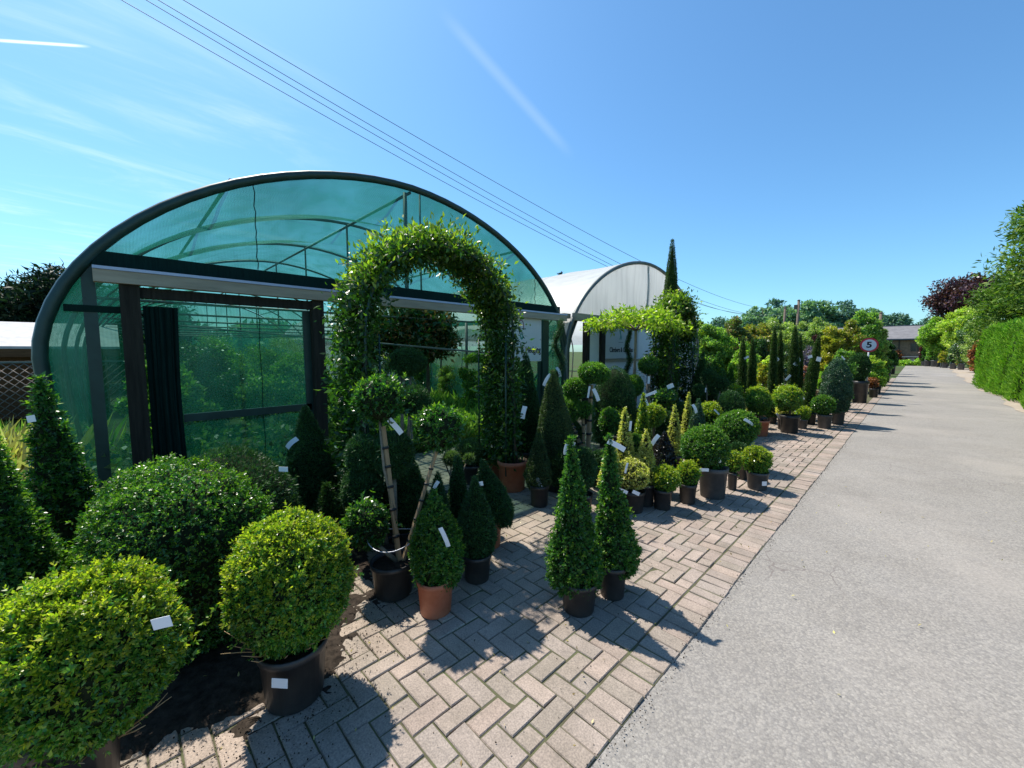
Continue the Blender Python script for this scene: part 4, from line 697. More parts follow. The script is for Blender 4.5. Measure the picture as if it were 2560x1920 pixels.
# crumbs of compost, twigs and a few yellow leaves lying about
def litter():
    n = 3600; c = RNG.random((n, 2)); P = np.zeros((n, 3))
    P[:, 0] = -1.05 - 4*c[:, 0]**1.1; P[:, 1] = -.4 + 9*c[:, 1]; k = n//3
    k0 = RNG.integers(0, len(_e), k); ee = np.array(_e)[k0]; P[:k, 0] = ee[:, 0] + RNG.normal(.05, .13, k); P[:k, 1] = ee[:, 1] + RNG.normal(0, .13, k)
    k2 = k + 900; P[k:k2, 0] = EDGE_X + .012 + RNG.normal(0, .022, 900); P[k:k2, 1] = .5 + 9*RNG.random(900)**1.4
    P[:, 2] = .004; Nn = np.tile([0, 0, 1.], (n, 1))
    tag(quads('compost_crumbs', leafquads(P, Nn, .0085, .7, .15, 1, .3), [SOIL]), kind='stuff')
    n = 230; P = np.stack((-.9 - 3.0*RNG.random(n)**1.5, -.2 + 6*RNG.random(n), np.full(n, .005)), 1); P[:70, 0] = -.8 + 2.6*RNG.random(70); P[:70, 2] = .006; P[:70,1] = .6 + 6*RNG.random(70)
    fl = leafmat('fallen_leaf', (.22, .15, .06), (.42, .34, .10), (.65, .58, .20), .3, .2)
    tag(quads('fallen_leaves', leafquads(P, np.tile([0, 0, 1.], (n, 1)), .022, .4, .1, 1, .25), [fl]), kind='stuff')
litter()

# ------------------------------------------------------------------ green shade-net tunnel
TX, TC, TA, TZ, TB = -5.30, 3.20, 3.66, 1.60, 2.42      # front plane, centre, half width, springing, rise
def rise(q): return max(0.0, 1 - abs(q)**1.85)**.54
def arc(c, n=40, a=TA, z0=TZ, b=TB, foot=.14):
    pts = [(c - a + foot, 0.0), (c - a + foot*.25, z0*.6)]
    pts += [(c - a*math.cos(math.pi*i/n), z0 + b*rise(math.cos(math.pi*i/n))) for i in range(n + 1)]
    return pts + [(c + a - foot*.25, z0*.6), (c + a - foot, 0.0)]
def net_mat(name, dens, tint, fold=0.0):
    m, N, L = mat(name); N.remove(N['Principled BSDF'])
    t = N.new('ShaderNodeBsdfTransparent'); t.inputs[0].default_value = (.67, .89, .83, 1)
    d = N.new('ShaderNodeBsdfDiffuse'); d.inputs[0].default_value = (*tint, 1)
    r = N.new('ShaderNodeBsdfTranslucent'); r.inputs[0].default_value = (tint[0]*1.5, min(1, tint[1]*1.5), min(1, tint[2]*1.5), 1)
    gl = N.new('ShaderNodeBsdfGlossy'); gl.inputs['Roughness'].default_value = .36; gl.inputs[0].default_value = (.6, .75, .72, 1)
    a = N.new('ShaderNodeMixShader'); a.inputs[0].default_value = .5; L.new(d.outputs[0], a.inputs[1]); L.new(r.outputs[0], a.inputs[2])
    a2 = N.new('ShaderNodeMixShader'); a2.inputs[0].default_value = .11; L.new(a.outputs[0], a2.inputs[1]); L.new(gl.outputs[0], a2.inputs[2])
    tc = N.new('ShaderNodeTexCoord'); mp = N.new('ShaderNodeMapping'); mp.inputs['Scale'].default_value = (1.2, 1.2, .5); L.new(tc.outputs['Object'], mp.inputs[0])
    nz = N.new('ShaderNodeTexNoise'); nz.inputs['Scale'].default_value = 1.6; nz.inputs['Detail'].default_value = 5; nz.inputs['Distortion'].default_value = .8; L.new(mp.outputs[0], nz.inputs['Vector'])
    wv = N.new('ShaderNodeTexWave'); wv.inputs['Scale'].default_value = 11; wv.bands_direction = 'Y'; wv.inputs['Distortion'].default_value = 1.2; L.new(tc.outputs['Object'], wv.inputs['Vector'])
    ad = N.new('ShaderNodeMath'); ad.operation = 'MULTIPLY_ADD'; L.new(wv.outputs[0], ad.inputs[0]); ad.inputs[1].default_value = .10; L.new(nz.outputs[0], ad.inputs[2])
    mr = N.new('ShaderNodeMapRange'); L.new(ad.outputs[0], mr.inputs[0]); mr.inputs[1].default_value = .35; mr.inputs[2].default_value = .8; mr.inputs[3].default_value = dens - .13; mr.inputs[4].default_value = dens + .15
    x = N.new('ShaderNodeMixShader'); L.new(mr.outputs[0], x.inputs[0]); L.new(t.outputs[0], x.inputs[1]); L.new(a2.outputs[0], x.inputs[2])
    L.new(x.outputs[0], N['Material Output'].inputs[0]); return m
NET = net_mat('green_shade_net', .60, (.013, .135, .095))
NETF = net_mat('green_front_net', .46, (.008, .115, .068))
NETG = net_mat('blue_green_gable_net', .35, (.016, .085, .072))
NETD = plain('folded_dark_net', (.006, .022, .018), .9, .1, .4, 18, stretch=(1, 6, .3))
STEELG = plain('green_painted_steel', (.012, .040, .031), .45, .5, .3, 6)
STEEL = plain('galvanised_tube', (.14, .155, .145), .5, .5, .25, 8, metal=.3)
POSTW = plain('dark_timber_post', (.026, .024, .018), .85, .2, .5, 9, stretch=(3, 3, .25), bump=.4)
RAIL = plain('pale_door_rail', (.34, .295, .215), .6, .3, .22, 5, stretch=(1, .4, 3))
FLASH = plain('rail_flashing', (.42, .48, .62), .4, .5, .1, 5)
gt = empty('green_net_tunnel', (TX, TC, 0), 'long arched tunnel covered in green shade net, with a pale door rail across its front', 'polytunnel')
def loc(p): return (p[0] - TX, p[1] - TC, p[2])
A = arc(TC); NB = 8; BAY = 2.3
for h in range(NB + 1):
    mb = MB(); r = .050 if h == 0 else .026
    mb.tube([loc((TX - h*BAY, y, z)) for y, z in A], r, 8)
    mb.build('hoop', STEELG if h == 0 else STEEL, gt)
mb = MB(); ncol = 6; V = []; an = len(A)
for i in range(NB*ncol + 1):
    d = i/ncol*BAY; sag = math.sin(math.pi*((i % ncol)/ncol))
    for k, (y, z) in enumerate(A):
        up = max(0, (z - TZ)/TB); s = sag*(.03 + (.30 if i < ncol*2 else .14)*up**1.5)*(.7 + .3*math.sin(i*1.3 + k*.2))
        cx, cz = TC, TZ*.8; vx, vz = cx - y, cz - z; l = math.hypot(vx, vz) or 1
        o = .045 if sag < .01 else -s + .045
        V.append(loc((TX - d, y - vx/l*o, max(z - vz/l*o, 0))))
F = [(i*an + k, i*an + k + 1, (i+1)*an + k + 1, (i+1)*an + k) for i in range(NB*ncol) for k in range(an - 1)]
mb.add(V, F, 0, True); mb.build('roof_net', NET, gt)
# front gable net above the rail
def gable(parent, m, x, zc, A, name, wave=0.0, n=46):
    up = [(y, z) for y, z in A if z >= zc]; ys = [p[0] for p in up]; y0, y1 = min(ys), max(ys); mb = MB(); V = []; F = []; rows = 9
    for i in range(n + 1):
        y = y0 + (y1 - y0)*i/n; q = (y - TCc(A))/TA; zt = TZ + TB*rise(q); zt = max(zt, zc + .01)
        for j in range(rows + 1):
            t = j/rows; V.append((x + wave*math.sin(i*.55 + t*2)*math.sin(math.pi*t)*math.sin(math.pi*i/n), y, zc + (zt - zc)*t))
    for i in range(n):
        for j in range(rows): F.append((i*(rows+1)+j, (i+1)*(rows+1)+j, (i+1)*(rows+1)+j+1, i*(rows+1)+j+1))
    mb.add([loc(p) if parent is gt else (p[0] - TX, p[1] - 10.5, p[2]) for p in V], F, 0, True); return mb.build(name, m, parent)
def TCc(A): return (A[0][0] + A[-1][0])/2
gable(gt, NETG, TX + .01, 2.56, A, 'gable_net', .06)
Y0, Y1 = -.10, 6.72
def part(name, m, boxes, parent=gt, cy=TC):
    mb = MB()
    for a, b in boxes: mb.box((a[0] - TX, a[1] - cy, a[2]), (b[0] - TX, b[1] - cy, b[2]))
    return mb.build(name, m, parent)
o = part('door_rail', RAIL, [((TX + .04, Y0, 2.285), (TX + .14, Y1, 2.395))])
part('flashing', FLASH, [((TX + .035, Y0, 2.398), (TX + .15, Y1, 2.425))], o); o.children[0].parent = o
part('gable_batten', NETD, [((TX - .03, -.10, 2.44), (TX + .03, 6.62, 2.575))])
part('post', POSTW, [((TX - .02, .06, -.02), (TX + .10, .20, 2.28))])
part('post', POSTW, [((TX - .02, 1.74, -.02), (TX + .10, 1.87, 2.28))])
part('post', STEELG, [((TX - .06, -.18, -.02), (TX - .01, -.09, 2.45))])
part('post', STEELG, [((TX - .06, 6.10, -.02), (TX + .02, 6.28, 2.28))])
part('post', STEELG, [((TX - .06, 6.02, -.02), (TX - .01, 6.07, 1.46))])
part('header', POSTW, [((TX - .015, .20, 2.17), (TX + .07, 1.74, 2.27))])
part('side_rail', NETD, [((TX - .05, -.30, 2.02), (TX + .0, .06, 2.08))])
dr = part('door', STEELG, [((TX - .05, .47, .93), (TX - .01, 1.72, 1.01)), ((TX - .05, 1.66, .02), (TX - .01, 1.74, 2.15))])
mb = MB()
def netpanel(y0, y1, z0, z1, x, ny=10, nz=8, w=.012):
    V = []; F = []
    for i in range(ny + 1):
        for j in range(nz + 1): V.append(loc((x + w*math.sin(i*1.1 + j*.7), y0 + (y1 - y0)*i/ny, z0 + (z1 - z0)*j/nz)))
    for i in range(ny):
        for j in range(nz): F.append((i*(nz+1)+j, (i+1)*(nz+1)+j, (i+1)*(nz+1)+j+1, i*(nz+1)+j+1))
    mb.add(V, F, 0, True)
netpanel(.45, 1.66, .02, 2.16, TX - .03); q = mb.build('door_net', NETF, gt); q.parent = dr
mb = MB(); V = []      # spare net drawn aside, hanging almost flat in shallow folds
for k in range(25):
    for z in (.02, .35, .7, 1.05, 1.4, 1.75, 2.10):
        for th in (0, .012): V.append(loc((TX + .015 + th + .016*math.sin(k*1.05 + z*.8) + .006*math.sin(k*2.9), .215 + .0105*k + .010*math.sin(z*3 + 1)*(k/24), z)))
for k in range(24):
    for r in range(6):
        a = (k*7 + r)*2; b = a + 14
        mb.add([V[q] for q in (a, b, b + 2, a + 2)], [(0, 1, 2, 3)], 0, True); mb.add([V[q + 1] for q in (a, b, b + 2, a + 2)], [(3, 2, 1, 0)], 0, True)
mb.build('folded_curtain', NETD, gt)
mb = MB(); V = []; F = []
for i in range(13):
    y = -.455 + .52*i/12; zt = TZ + TB*rise((y - TC)/TA) if y > -.44 else TZ + .05
    for j in range(11): V.append(loc((TX - .06 + .012*math.sin(i + j*.7), y, .02 + (min(zt, 2.56) - .02)*j/10)))
mb.add(V, [(i*11+j, i*11+11+j, i*11+12+j, i*11+1+j) for i in range(12) for j in range(10)], 0, True); mb.build('side_net', NETF, gt)
mb = MB(); netpanel(6.28, 6.78, .02, 2.3, TX - .05, 6, 8); mb.build('side_net', NETF, gt)
mb = MB()   # purlins, ridge tube and braces inside
for (y, z) in ((TC, TZ + TB - .05), (TC - 2.2, TZ + TB*.79), (TC + 2.2, TZ + TB*.79)): mb.tube([loc((TX - .05, y, z)), loc((TX - NB*BAY, y, z))], .022, 6)
mb.build('purlin', STEEL, gt)
mb = MB()
for h in range(1, NB + 1):
    x = TX - h*BAY; mb.tube([loc((x, TC - 3.35, 2.36)), loc((x, TC + 3.35, 2.36))], .022, 6); mb.tube([loc((x, TC, 2.36)), loc((x, TC, TZ + TB))], .018, 6)
mb.build('truss', STEEL, gt)
gable(gt, NET, TX - NB*BAY, 0.05, [p for p in A], 'back_net', .02)
for (ya, za, zb) in ((1.20, 2.58, TZ + TB*rise((1.20 - TC)/TA)), (5.85, 2.58, TZ + TB*rise((5.85 - TC)/TA))):
    mb = MB(); mb.tube([loc((TX + .02 + .012*math.sin(k*1.7), ya + .006*math.sin(k*2.3), za + (zb - za)*k/14)) for k in range(15)], .0055, 5); mb.build('seam', NETD, gt)
mb = MB(); mb.tube([loc((TX - .015, 1.19 + .006*math.sin(k*2), 2.15 - 2.1*k/10)) for k in range(11)], .004, 5); q = mb.build('seam', NETD, gt); q.parent = dr
mb = MB(); mb.tube([loc((TX - .06, 3.12, 2.4)), loc((TX - .06, 3.12, 3.95))], .030, 8); mb.build('strut', STEEL, gt)
mb = MB(); mb.tube([loc((TX - .05, 3.36, 2.4)), loc((TX - .05, 3.36, 3.98))], .014, 8); mb.build('strut', STEEL, gt)
mb = MB(); mb.tube([loc((TX - .1, 5.2, 1.6)), loc((TX - 6, 1.2, 2.2))], .02, 6); mb.tube([loc((TX - 2.3, TC + 3.2, 0)), loc((TX - .1, TC + 3.3, 2.3))], .022, 6)
mb.tube([loc((TX - 4.6, 6.3, .1)), loc((TX - 6.9, 6.5, 2.2))], .025, 6); mb.build('brace', STEEL, gt)
mb = MB(); mb.tube([loc((TX - 2.5, 6.15, 0)), loc((TX - 2.5, 6.15, 2.35))], .035, 8); mb.build('inner_post', STEEL, gt)
mb = MB()
mb.tube([loc((TX - .02, 6.62, 2.35)), loc((TX - .02, 6.72, 2.0)), loc((TX - .02, 6.80, 1.7)), loc((TX - .02, 6.83, 0))], .045, 8); mb.build('leg', STEELG, gt)

# ------------------------------------------------------------------ white polythene tunnel
WC = 10.5
def polythene(name, col, tr):
    m, N, L = mat(name); b = N['Principled BSDF']; b.inputs['Roughness'].default_value = .42
    tc = N.new('ShaderNodeTexCoord'); mp = N.new('ShaderNodeMapping'); mp.inputs['Scale'].default_value = (1.5, 5, .35); L.new(tc.outputs['Object'], mp.inputs[0])
    nz = N.new('ShaderNodeTexNoise'); nz.inputs['Scale'].default_value = 1.5; nz.inputs['Detail'].default_value = 7; nz.inputs['Roughness'].default_value = .65; L.new(mp.outputs[0], nz.inputs['Vector'])
    cr = N.new('ShaderNodeValToRGB'); L.new(nz.outputs[0], cr.inputs[0]); e = cr.color_ramp.elements
    e[0].position = .32; e[0].color = (*[c*.85 for c in col], 1); e[1].position = .56; e[1].color = (*col, 1)
    L.new(cr.outputs[0], b.inputs['Base Color'])
    t = N.new('ShaderNodeBsdfTranslucent'); L.new(cr.outputs[0], t.inputs[0]); x = N.new('ShaderNodeMixShader'); x.inputs[0].default_value = tr
    bp = N.new('ShaderNodeBump'); bp.inputs['Strength'].default_value = .14; bp.inputs['Distance'].default_value = .03; L.new(nz.outputs[0], bp.inputs['Height']); L.new(bp.outputs[0], b.inputs['Normal'])
    L.new(b.outputs[0], x.inputs[1]); L.new(t.outputs[0], x.inputs[2]); L.new(x.outputs[0], N['Material Output'].inputs[0]); return m
POLY = polythene('white_polythene', (.88, .88, .86), .55)
POLYF = polythene('stained_white_gable_sheet', (.95, .95, .94), .80)
PANEL = plain('white_panel', (.72, .74, .76), .5, .3, .06, 3)
wt = empty('white_polytunnel', (TX, WC, 0), 'arched tunnel of white polythene with a dirt-streaked gable', 'polytunnel')
AW = arc(WC)
def lw(p): return (p[0] - TX, p[1] - WC, p[2])
mb = MB(); V = []; an = len(AW)
for i in range(61):
    for k, (y, z) in enumerate(AW):
        s = .02*math.sin(math.pi*(i % 5)/5); V.append(lw((TX - i*.36, WC + (y - WC)*(1.008 - s*.4), z*(1.008 - s*.3))))
mb.add(V, [(i*an+k, i*an+k+1, (i+1)*an+k+1, (i+1)*an+k) for i in range(60) for k in range(4, an - 5)], 0, True); mb.build('roof_sheet', POLY, wt)
mb = MB(); mb.tube([lw((TX + .02, y, z)) for y, z in AW], .045, 8); mb.build('hoop', STEEL, wt)
for h in range(1, 8):
    mb = MB(); mb.tube([lw((TX - h*2.6, WC + (y - WC)*.99, z*.985)) for y, z in AW], .028, 6); mb.build('hoop', STEEL, wt)
gable(wt, POLYF, TX + .0, 2.50, AW, 'gable_sheet', .05)
RUST = plain('rust_stained_sheet_seam', (.50, .44, .38), .6, .3, .3, 5, stretch=(1, 1, .3))
mb = MB(); mb.box((.012, -.10 , 2.55), (.022, .0, TZ + TB - .06)); mb.build('seam', RUST, wt)
part('lintel', RAIL, [((TX + .02, 7.05, 2.32), (TX + .12, 13.9, 2.48))], wt, WC)
part('post', POSTW, [((TX - .02, 7.50, -.02), (TX + .09, 7.63, 2.30))], wt, WC)
part('post', POSTW, [((TX - .02, 8.10, -.02), (TX + .09, 8.27, 2.30))], wt, WC)
part('door', PANEL, [((TX - .01, 7.635, .05), (TX + .03, 8.095, 2.28))], wt, WC)
part('front_panel', PANEL, [((TX - .02, 8.275, .02), (TX + .01, 11.2, 2.31))], wt, WC)
part('front_panel', PANEL, [((TX - .02, 11.22, .02), (TX + .01, 14.0, 2.31))], wt, WC)
part('dado_rail', RAIL, [((TX + .012, 8.275, 1.40), (TX + .05, 11.2, 1.46))], wt, WC)
part('far_wall', PANEL, [((TX - 20, 7.0, .0), (TX - 19.95, 14, 2.4))], wt, WC)
mb = MB(); mb.tube([lw((TX - .0, 7.22, 2.35)), lw((TX - .0, 7.02, 2.0)), lw((TX - .0, 6.93, 1.7)), lw((TX - .0, 6.91, 0))], .045, 8); mb.build('leg', STEELG, wt)
mb = MB()
for z in (1.78, 1.94): mb.tube([lw((TX - 2.2, 6.95, z)), lw((TX - .4, 7.55, z + .02))], .02, 6)
mb.tube([lw((TX - 1.6, 7.0, .2)), lw((TX - .6, 7.3, 1.9))], .025, 6); mb.build('brace', STEEL, wt)
gut = MB(); gut.box((TX - 21, 6.78, 2.36), (TX + .02, 7.0, 2.46)); g_ = gut.build('gutter', plain('weathered_gutter_board', (.22, .19, .14), .8, .2, .4, 6), wt)
g_.data.transform(Matrix.Translation((-TX, -WC, 0)))

# ------------------------------------------------------------------ signs
def text(body, parent, size, loc, rot, m, sx=.8, bold=.012, name='lettering', align='CENTER'):
    c = bpy.data.curves.new(name, 'FONT'); c.body = body; c.size = size; c.offset = bold*size; c.extrude = .0015; c.align_x = align; c.align_y = 'CENTER'
    c.materials.append(m)
    t = bpy.data.objects.new(name + '_curve', c); COL.objects.link(t); bpy.context.view_layer.update()
    me = bpy.data.meshes.new_from_object(t.evaluated_get(bpy.context.evaluated_depsgraph_get())); me.name = name
    bpy.data.objects.remove(t); bpy.data.curves.remove(c)
    o = bpy.data.objects.new(name, me); COL.objects.link(o); o.parent = parent; o.location = loc; o.rotation_euler = rot; o.scale = (sx, 1, 1); return o
SIGNW = plain('sign_board', (.62, .63, .60), .45, .35, .06, 3)
SIGNG = plain('grey_sign_board', (.50, .52, .53), .45, .35, .06, 3)
def rib(path, r, m, parent, name, flat=.004):
    mb = MB(); mb.tube(path, r, 6); o = mb.build(name, m, parent); o.scale = (.15, 1, 1); return o
s1 = empty('shop_sign', (TX + .04, 5.43, 1.47), 'white rectangular sign lettered Hedging on the green tunnel front', 'sign')
mb = MB(); mb.box((0, -.42, 0), (.012, .58, .84)); b1 = mb.build('board', SIGNW, s1)
text('& Hedging', s1, .175, (.014, .560, .215), (math.pi/2, 0, math.pi/2), INK, .76, .020, align='RIGHT')
PUR = plain('purple_print', (.20, .06, .14), .5); TEAL = plain('teal_print', (.02, .25, .20), .5)
rib([(.09, .0 + .07*math.cos(a), .68 + .09*math.sin(a)) for a in np.linspace(math.pi, 0, 12)] + [(.09, .07, .60)], .012, PUR, s1, 'emblem')
rib([(.09, .02 + .03*math.cos(a), .47 + .05*math.sin(a)) for a in np.linspace(0, 6.28, 12)], .014, TEAL, s1, 'emblem')
for (yy, zz) in ((.55, .03), (.55, .81), (.55, .42)):
    mb = MB(); mb.lathe([(.008, 0), (.008, .003), (.0, .004)], 8); o = mb.build('screw', INK, s1); o.rotation_euler = (0, math.pi/2, 0); o.location = (.012, yy, zz)
s2 = empty('shop_sign', (TX + .06, 9.05, 1.48), 'grey sign lettered Climbers and Camellias on the white tunnel', 'sign')
mb = MB(); mb.box((0, -.74, 0), (.012, .85, .80)); mb.build('board', SIGNG, s2)
text('Climbers & Camellias', s2, .165, (.014, .0, .21), (math.pi/2, 0, math.pi/2), INK, .78, .022)
for sgn in (1, -1):
    rib([(.09, -.07 + sgn*.07*(q - .5) + .02*math.sin(q*6), .47 + .26*q) for q in np.linspace(0, 1, 10)], .016, TEAL, s2, 'emblem')
rib([(.09, -.16, .40), (.09, .06, .40)], .005, INK, s2, 'emblem')
sp = empty('speed_limit_sign', (-1.13, 17.7, 0), 'round 5 mph sign with a red ring on a thin grey post at the roadside', 'road sign')
mb = MB(); mb.tube([(0, 0, -.02), (0, 0, 2.04)], .028, 10); mb.build('post', plain('grey_sign_post', (.36, .40, .42), .4, .5, .1, 6, metal=.4), sp)
RED = plain('sign_red', (.50, .025, .045), .4, .4); SWH = plain('sign_white', (.62, .64, .68), .4, .4); SGY = plain('sign_back', (.25, .26, .27), .5, .5)
def disc(r, y0, y1, m, name, parent, z, r2=0.0):
    mb = MB(); n = 44; V = []; F = []
    for yy in (y0, y1):
        for i in range(n): V.append((r*math.cos(2*math.pi*i/n), yy, z + r*math.sin(2*math.pi*i/n)))
    F = [tuple(range(n)), tuple(range(n, 2*n))[::-1]] + [(i, n + i, n + (i+1) % n, (i+1) % n) for i in range(n)]
    mb.add(V, F); return mb.build(name, m, parent)
pl = disc(.235, -.040, -.030, RED, 'plate', sp, 1.86); dw = disc(.182, -.046, -.041, SWH, 'face', pl, 1.86)
text('5', dw, .26, (0, -.049, 1.86), (math.pi/2, 0, 0), INK, 1.15, .03, 'numeral')

# ------------------------------------------------------------------ climber arches
def climber_arch(label, x, y0, y1, ztop, depth, leg, n_leaf, pots, fat=.92, newbias=.5):
    cx, cy = x, (y0 + y1)/2; root = empty('climber_arch', (cx, cy, 0), label, 'planted arch')
    half = (y1 - y0)/2; zs = ztop - half
    path = [(-half, .25), (-half, zs)] + [(-half*math.cos(a), zs + half*math.sin(a)) for a in np.linspace(0, math.pi, 17)[1:-1]] + [(half, zs), (half, .25)]
    for dx in (-depth/2, depth/2):
        mb = MB(); mb.tube([(dx, p[0], p[1]) for p in path], .013, 6)
        for s in (-1, 1): mb.tube([(dx, s*half*.86, .2), (dx, s*half*.86, zs)], .010, 5)
        mb.build('frame_hoop', STEELG, root)
    seg = np.array(path); d = np.linalg.norm(np.diff(seg, axis=0), axis=1); cum = np.concatenate(([0], np.cumsum(d))); T = cum[-1]
    def sample(n, spread, lo=0., hi=1., outb=0.):
        t = (lo + (hi - lo)*RNG.random(n))*T
        y = np.interp(t, cum, seg[:, 0]); z = np.interp(t, cum, seg[:, 1])
        D = unit(RNG.normal(size=(n, 3))); k = RNG.random(n)**.5
        clump = 1 + .45*np.sin(t*7) * np.sin(t*17 + 1) + .25*np.sin(t*41)
        P = np.stack(((RNG.random(n) - .5)*depth, y, z), 1) + D*(leg*.5*spread*k*clump)[:, None]
        nz = np.clip((z - zs)/max(half, .1), 0, 1); P[:, 2] += outb*nz*leg*.4
        P[:, 2] = np.maximum(P[:, 2], .3); return P, D
    P, D = sample(n_leaf, 1.0); m, L, asp = LEAF['climber']; L *= fat
    D[:, 2] -= .35; quads('foliage', leafquads(P, D, L, asp, .5, .9, -.15), [m], root)
    P, D = sample(int(n_leaf*newbias*.45), 1.1, .33, .70, .55); D[:, 2] = np.abs(D[:, 2]) + .3
    quads('young_foliage', leafquads(P, D, L, asp, .6, .9, .35), [LEAF['climber_new'][0]], root)
    mb = MB(); Q = []                      # loose trailing shoots
    for i in range(64):
        P, D = sample(1, .8, .2 if i < 40 else 0, .8 if i < 40 else 1); p = Vector(P[0]); v = Vector((RNG.normal()*.6 + .3, RNG.normal()*.8, .55 if p.z > zs else .1)).normalized(); pts = [p]
        for k in range(5): v = (v + Vector((RNG.normal()*.25, RNG.normal()*.25, -.16))).normalized(); pts.append(pts[-1] + v*.06*fat)
        mb.tube(pts, [.0028]*6, 4); Q += [tuple(q) for q in pts[1:]]
    Q = np.repeat(np.array(Q), 3, 0); quads('trailing_foliage', leafquads(Q, unit(RNG.normal(size=(len(Q), 3))), L*.8, asp), [LEAF['climber_new'][0], STEMW], root, None, mb)
    for s in (-1, 1):
        st = MB()
        for dx in (-depth/2, depth/2):
            for k in range(3): st.tube([(dx + .03*k, s*half + .02*k, .2), (dx - .04*k, s*half*1.03, 1.0), (dx*.6, s*half*.97, zs)], [.012, .009, .006], 5)
        st.build('climber_stem', BARK, root)
    for (px_, py_, r, h) in pots:
        for o in pot(root, r, h, 'terracotta', True): o.location = (px_ - cx, py_ - cy, 0)
    return root
a1 = climber_arch('tall leafy climber arch in terracotta pots before the green tunnel', -3.55, 1.52, 3.30, 2.70, .48, .34, 25000,
    [(-3.36, 3.33, .178, .36), (-3.86, 3.40, .178, .36), (-3.36, 1.50, .178, .36), (-3.86, 1.50, .178, .36)])
strip_tag(a1, [.35, .95, .95, .15, .055, 78, .1])
climber_arch('smaller dark climber arch right of the white tunnel, yellow-green on top', -3.75, 8.15, 9.30, 2.72, .42, .32, 11000, [(-3.55, 9.3, .17, .34), (-3.95, 9.3, .17, .34), (-3.55, 8.15, .17, .34), (-3.95, 8.15, .17, .34)], 1.15, .7)

# wisteria standard
def wisteria():
    root = empty('wisteria_standard', (-4.05, 7.55, 0), 'lime-green umbrella-headed standard tree with a bare twisted trunk', 'tree')
    pot(root, .19, .34, 'black')
    mb = MB(); mb.tube([(0, 0, .3), (.03, .02, .7), (-.02, 0, 1.15), (.02, -.03, 1.6), (0, 0, 2.12)], [.026, .024, .022, .024, .03], 8); mb.tube([(.03, 0, .3), (-.02, .03, .8), (.03, -.02, 1.3), (-.02, 0, 1.7)], .014, 6)
    for a in np.linspace(0, 6.28, 9)[:-1]:
        mb.tube([(0, 0, 2.08), (.35*math.cos(a), .35*math.sin(a), 2.22), (.8*math.cos(a), .8*math.sin(a), 2.25)], [.016, .012, .006], 5)
    mb.build('trunk', STEMW, root)
    n = 70; a = RNG.random(n)*6.283; rr = .92*np.sqrt(RNG.random(n)); Cc = np.stack((rr*np.cos(a), rr*np.sin(a)*1.0, 2.30 + .20*RNG.random(n) - .20*(rr/.92)**2), 1)
    per = 46; k = np.repeat(np.arange(n), per); d = unit(RNG.normal(size=(len(k), 3))); P = Cc[k] + d*np.array([.17, .17, .14])*RNG.random((len(k), 1))**.5
    d[:, 2] -= .25
    quads('crown', leafquads(P, d, .095, .36, .6, .8, .0), [LEAF['wisteria'][0]], root)
    for t in ([.12, .1, 1.22, .12, .05, -30, .1], [.1, .0, 1.0, .12, .03, 60, .1]): strip_tag(root, t)
wisteria()
# ------------------------------------------------------------------ trees
def tree(name, label, cat, group, leaf, x, y, z0, z1, r, trunk_r, lobes, leaves, zlow, flat=.8, stemmat=BARK, pointy=False, limb=7):
    zb = terrain(x, y); root = empty(name, (x, y, zb), label, cat, group)
    mb = MB(); H = z1 - zb
    mb.tube([(0, 0, -.1), (trunk_r*.4, 0, H*.3), (0, trunk_r*.3, H*.65), (0, 0, H*.9)], [trunk_r, trunk_r*.8, trunk_r*.5, trunk_r*.15], 8)
    for i in range(limb):
        a = i*2.4; h = H*(.3 + .5*i/limb); q = r*(.75 if not pointy else .75*(1 - (i/limb)))
        mb.tube([(0, 0, h), (q*.5*math.cos(a), q*.5*math.sin(a), h + q*.25), (q*math.cos(a), q*math.sin(a), h + q*.45)], [trunk_r*.35, trunk_r*.22, trunk_r*.08], 6)
    mb.build('trunk', stemmat, root)
    m, L, asp = LEAF[leaf]; zc = zlow - zb if zlow > zb else .3
    D = unit(RNG.normal(size=(lobes, 3))); rad = RNG.random(lobes)**.4; t = (D[:, 2]*rad + 1)/2
    if pointy:
        t = RNG.random(lobes)**1.25; env = np.interp(t, [0, .12, .5, .85, 1], [.8, 1, .72, .3, .06]); a = RNG.random(lobes)*6.283; q = np.sqrt(RNG.random(lobes))
        Cc = np.stack((np.cos(a)*q*env*r, np.sin(a)*q*env*r, zc + t*(H - zc)), 1); lr = r*(.15 + .22*RNG.random(lobes))*(.35 + .65*env)
    else:
        Cc = np.stack((D[:, 0]*rad*r*.85, D[:, 1]*rad*r*.85, zc + (H - zc)*(.06 + .88*t)), 1); lr = min(r, H - zc)*(.16 + .18*RNG.random(lobes))
    k = np.repeat(np.arange(lobes), leaves); d = unit(RNG.normal(size=(len(k), 3)))
    P = Cc[k] + d*(lr[k]*(.45 + .65*RNG.random(len(k))))[:, None]*np.array([1, 1, flat])
    quads('crown', leafquads(P, d, L, asp, .5, .9, .1 if not pointy else -.1), [m], root)
    return root
tree('leylandii', 'tall feathery conifer rising behind the right hedge and cut by the frame', 'tree', None, 'leyland', 5.35, 29.5, 0, 10.9, 3.2, .22, 260, 210, .4, .7)
tree('leylandii', 'lower yellow-green conifer left of the tall one behind the hedge', 'tree', None, 'leyland', 3.9, 35.5, 0, 6.6, 2.1, .16, 90, 130, .3, .75)
tree('copper_beech', 'dark purple copper beech above the yellow shrubs right of the road', 'tree', None, 'beech', 3.9, 62, 0, 9.2, 3.7, .22, 150, 170, 4.6, .75)
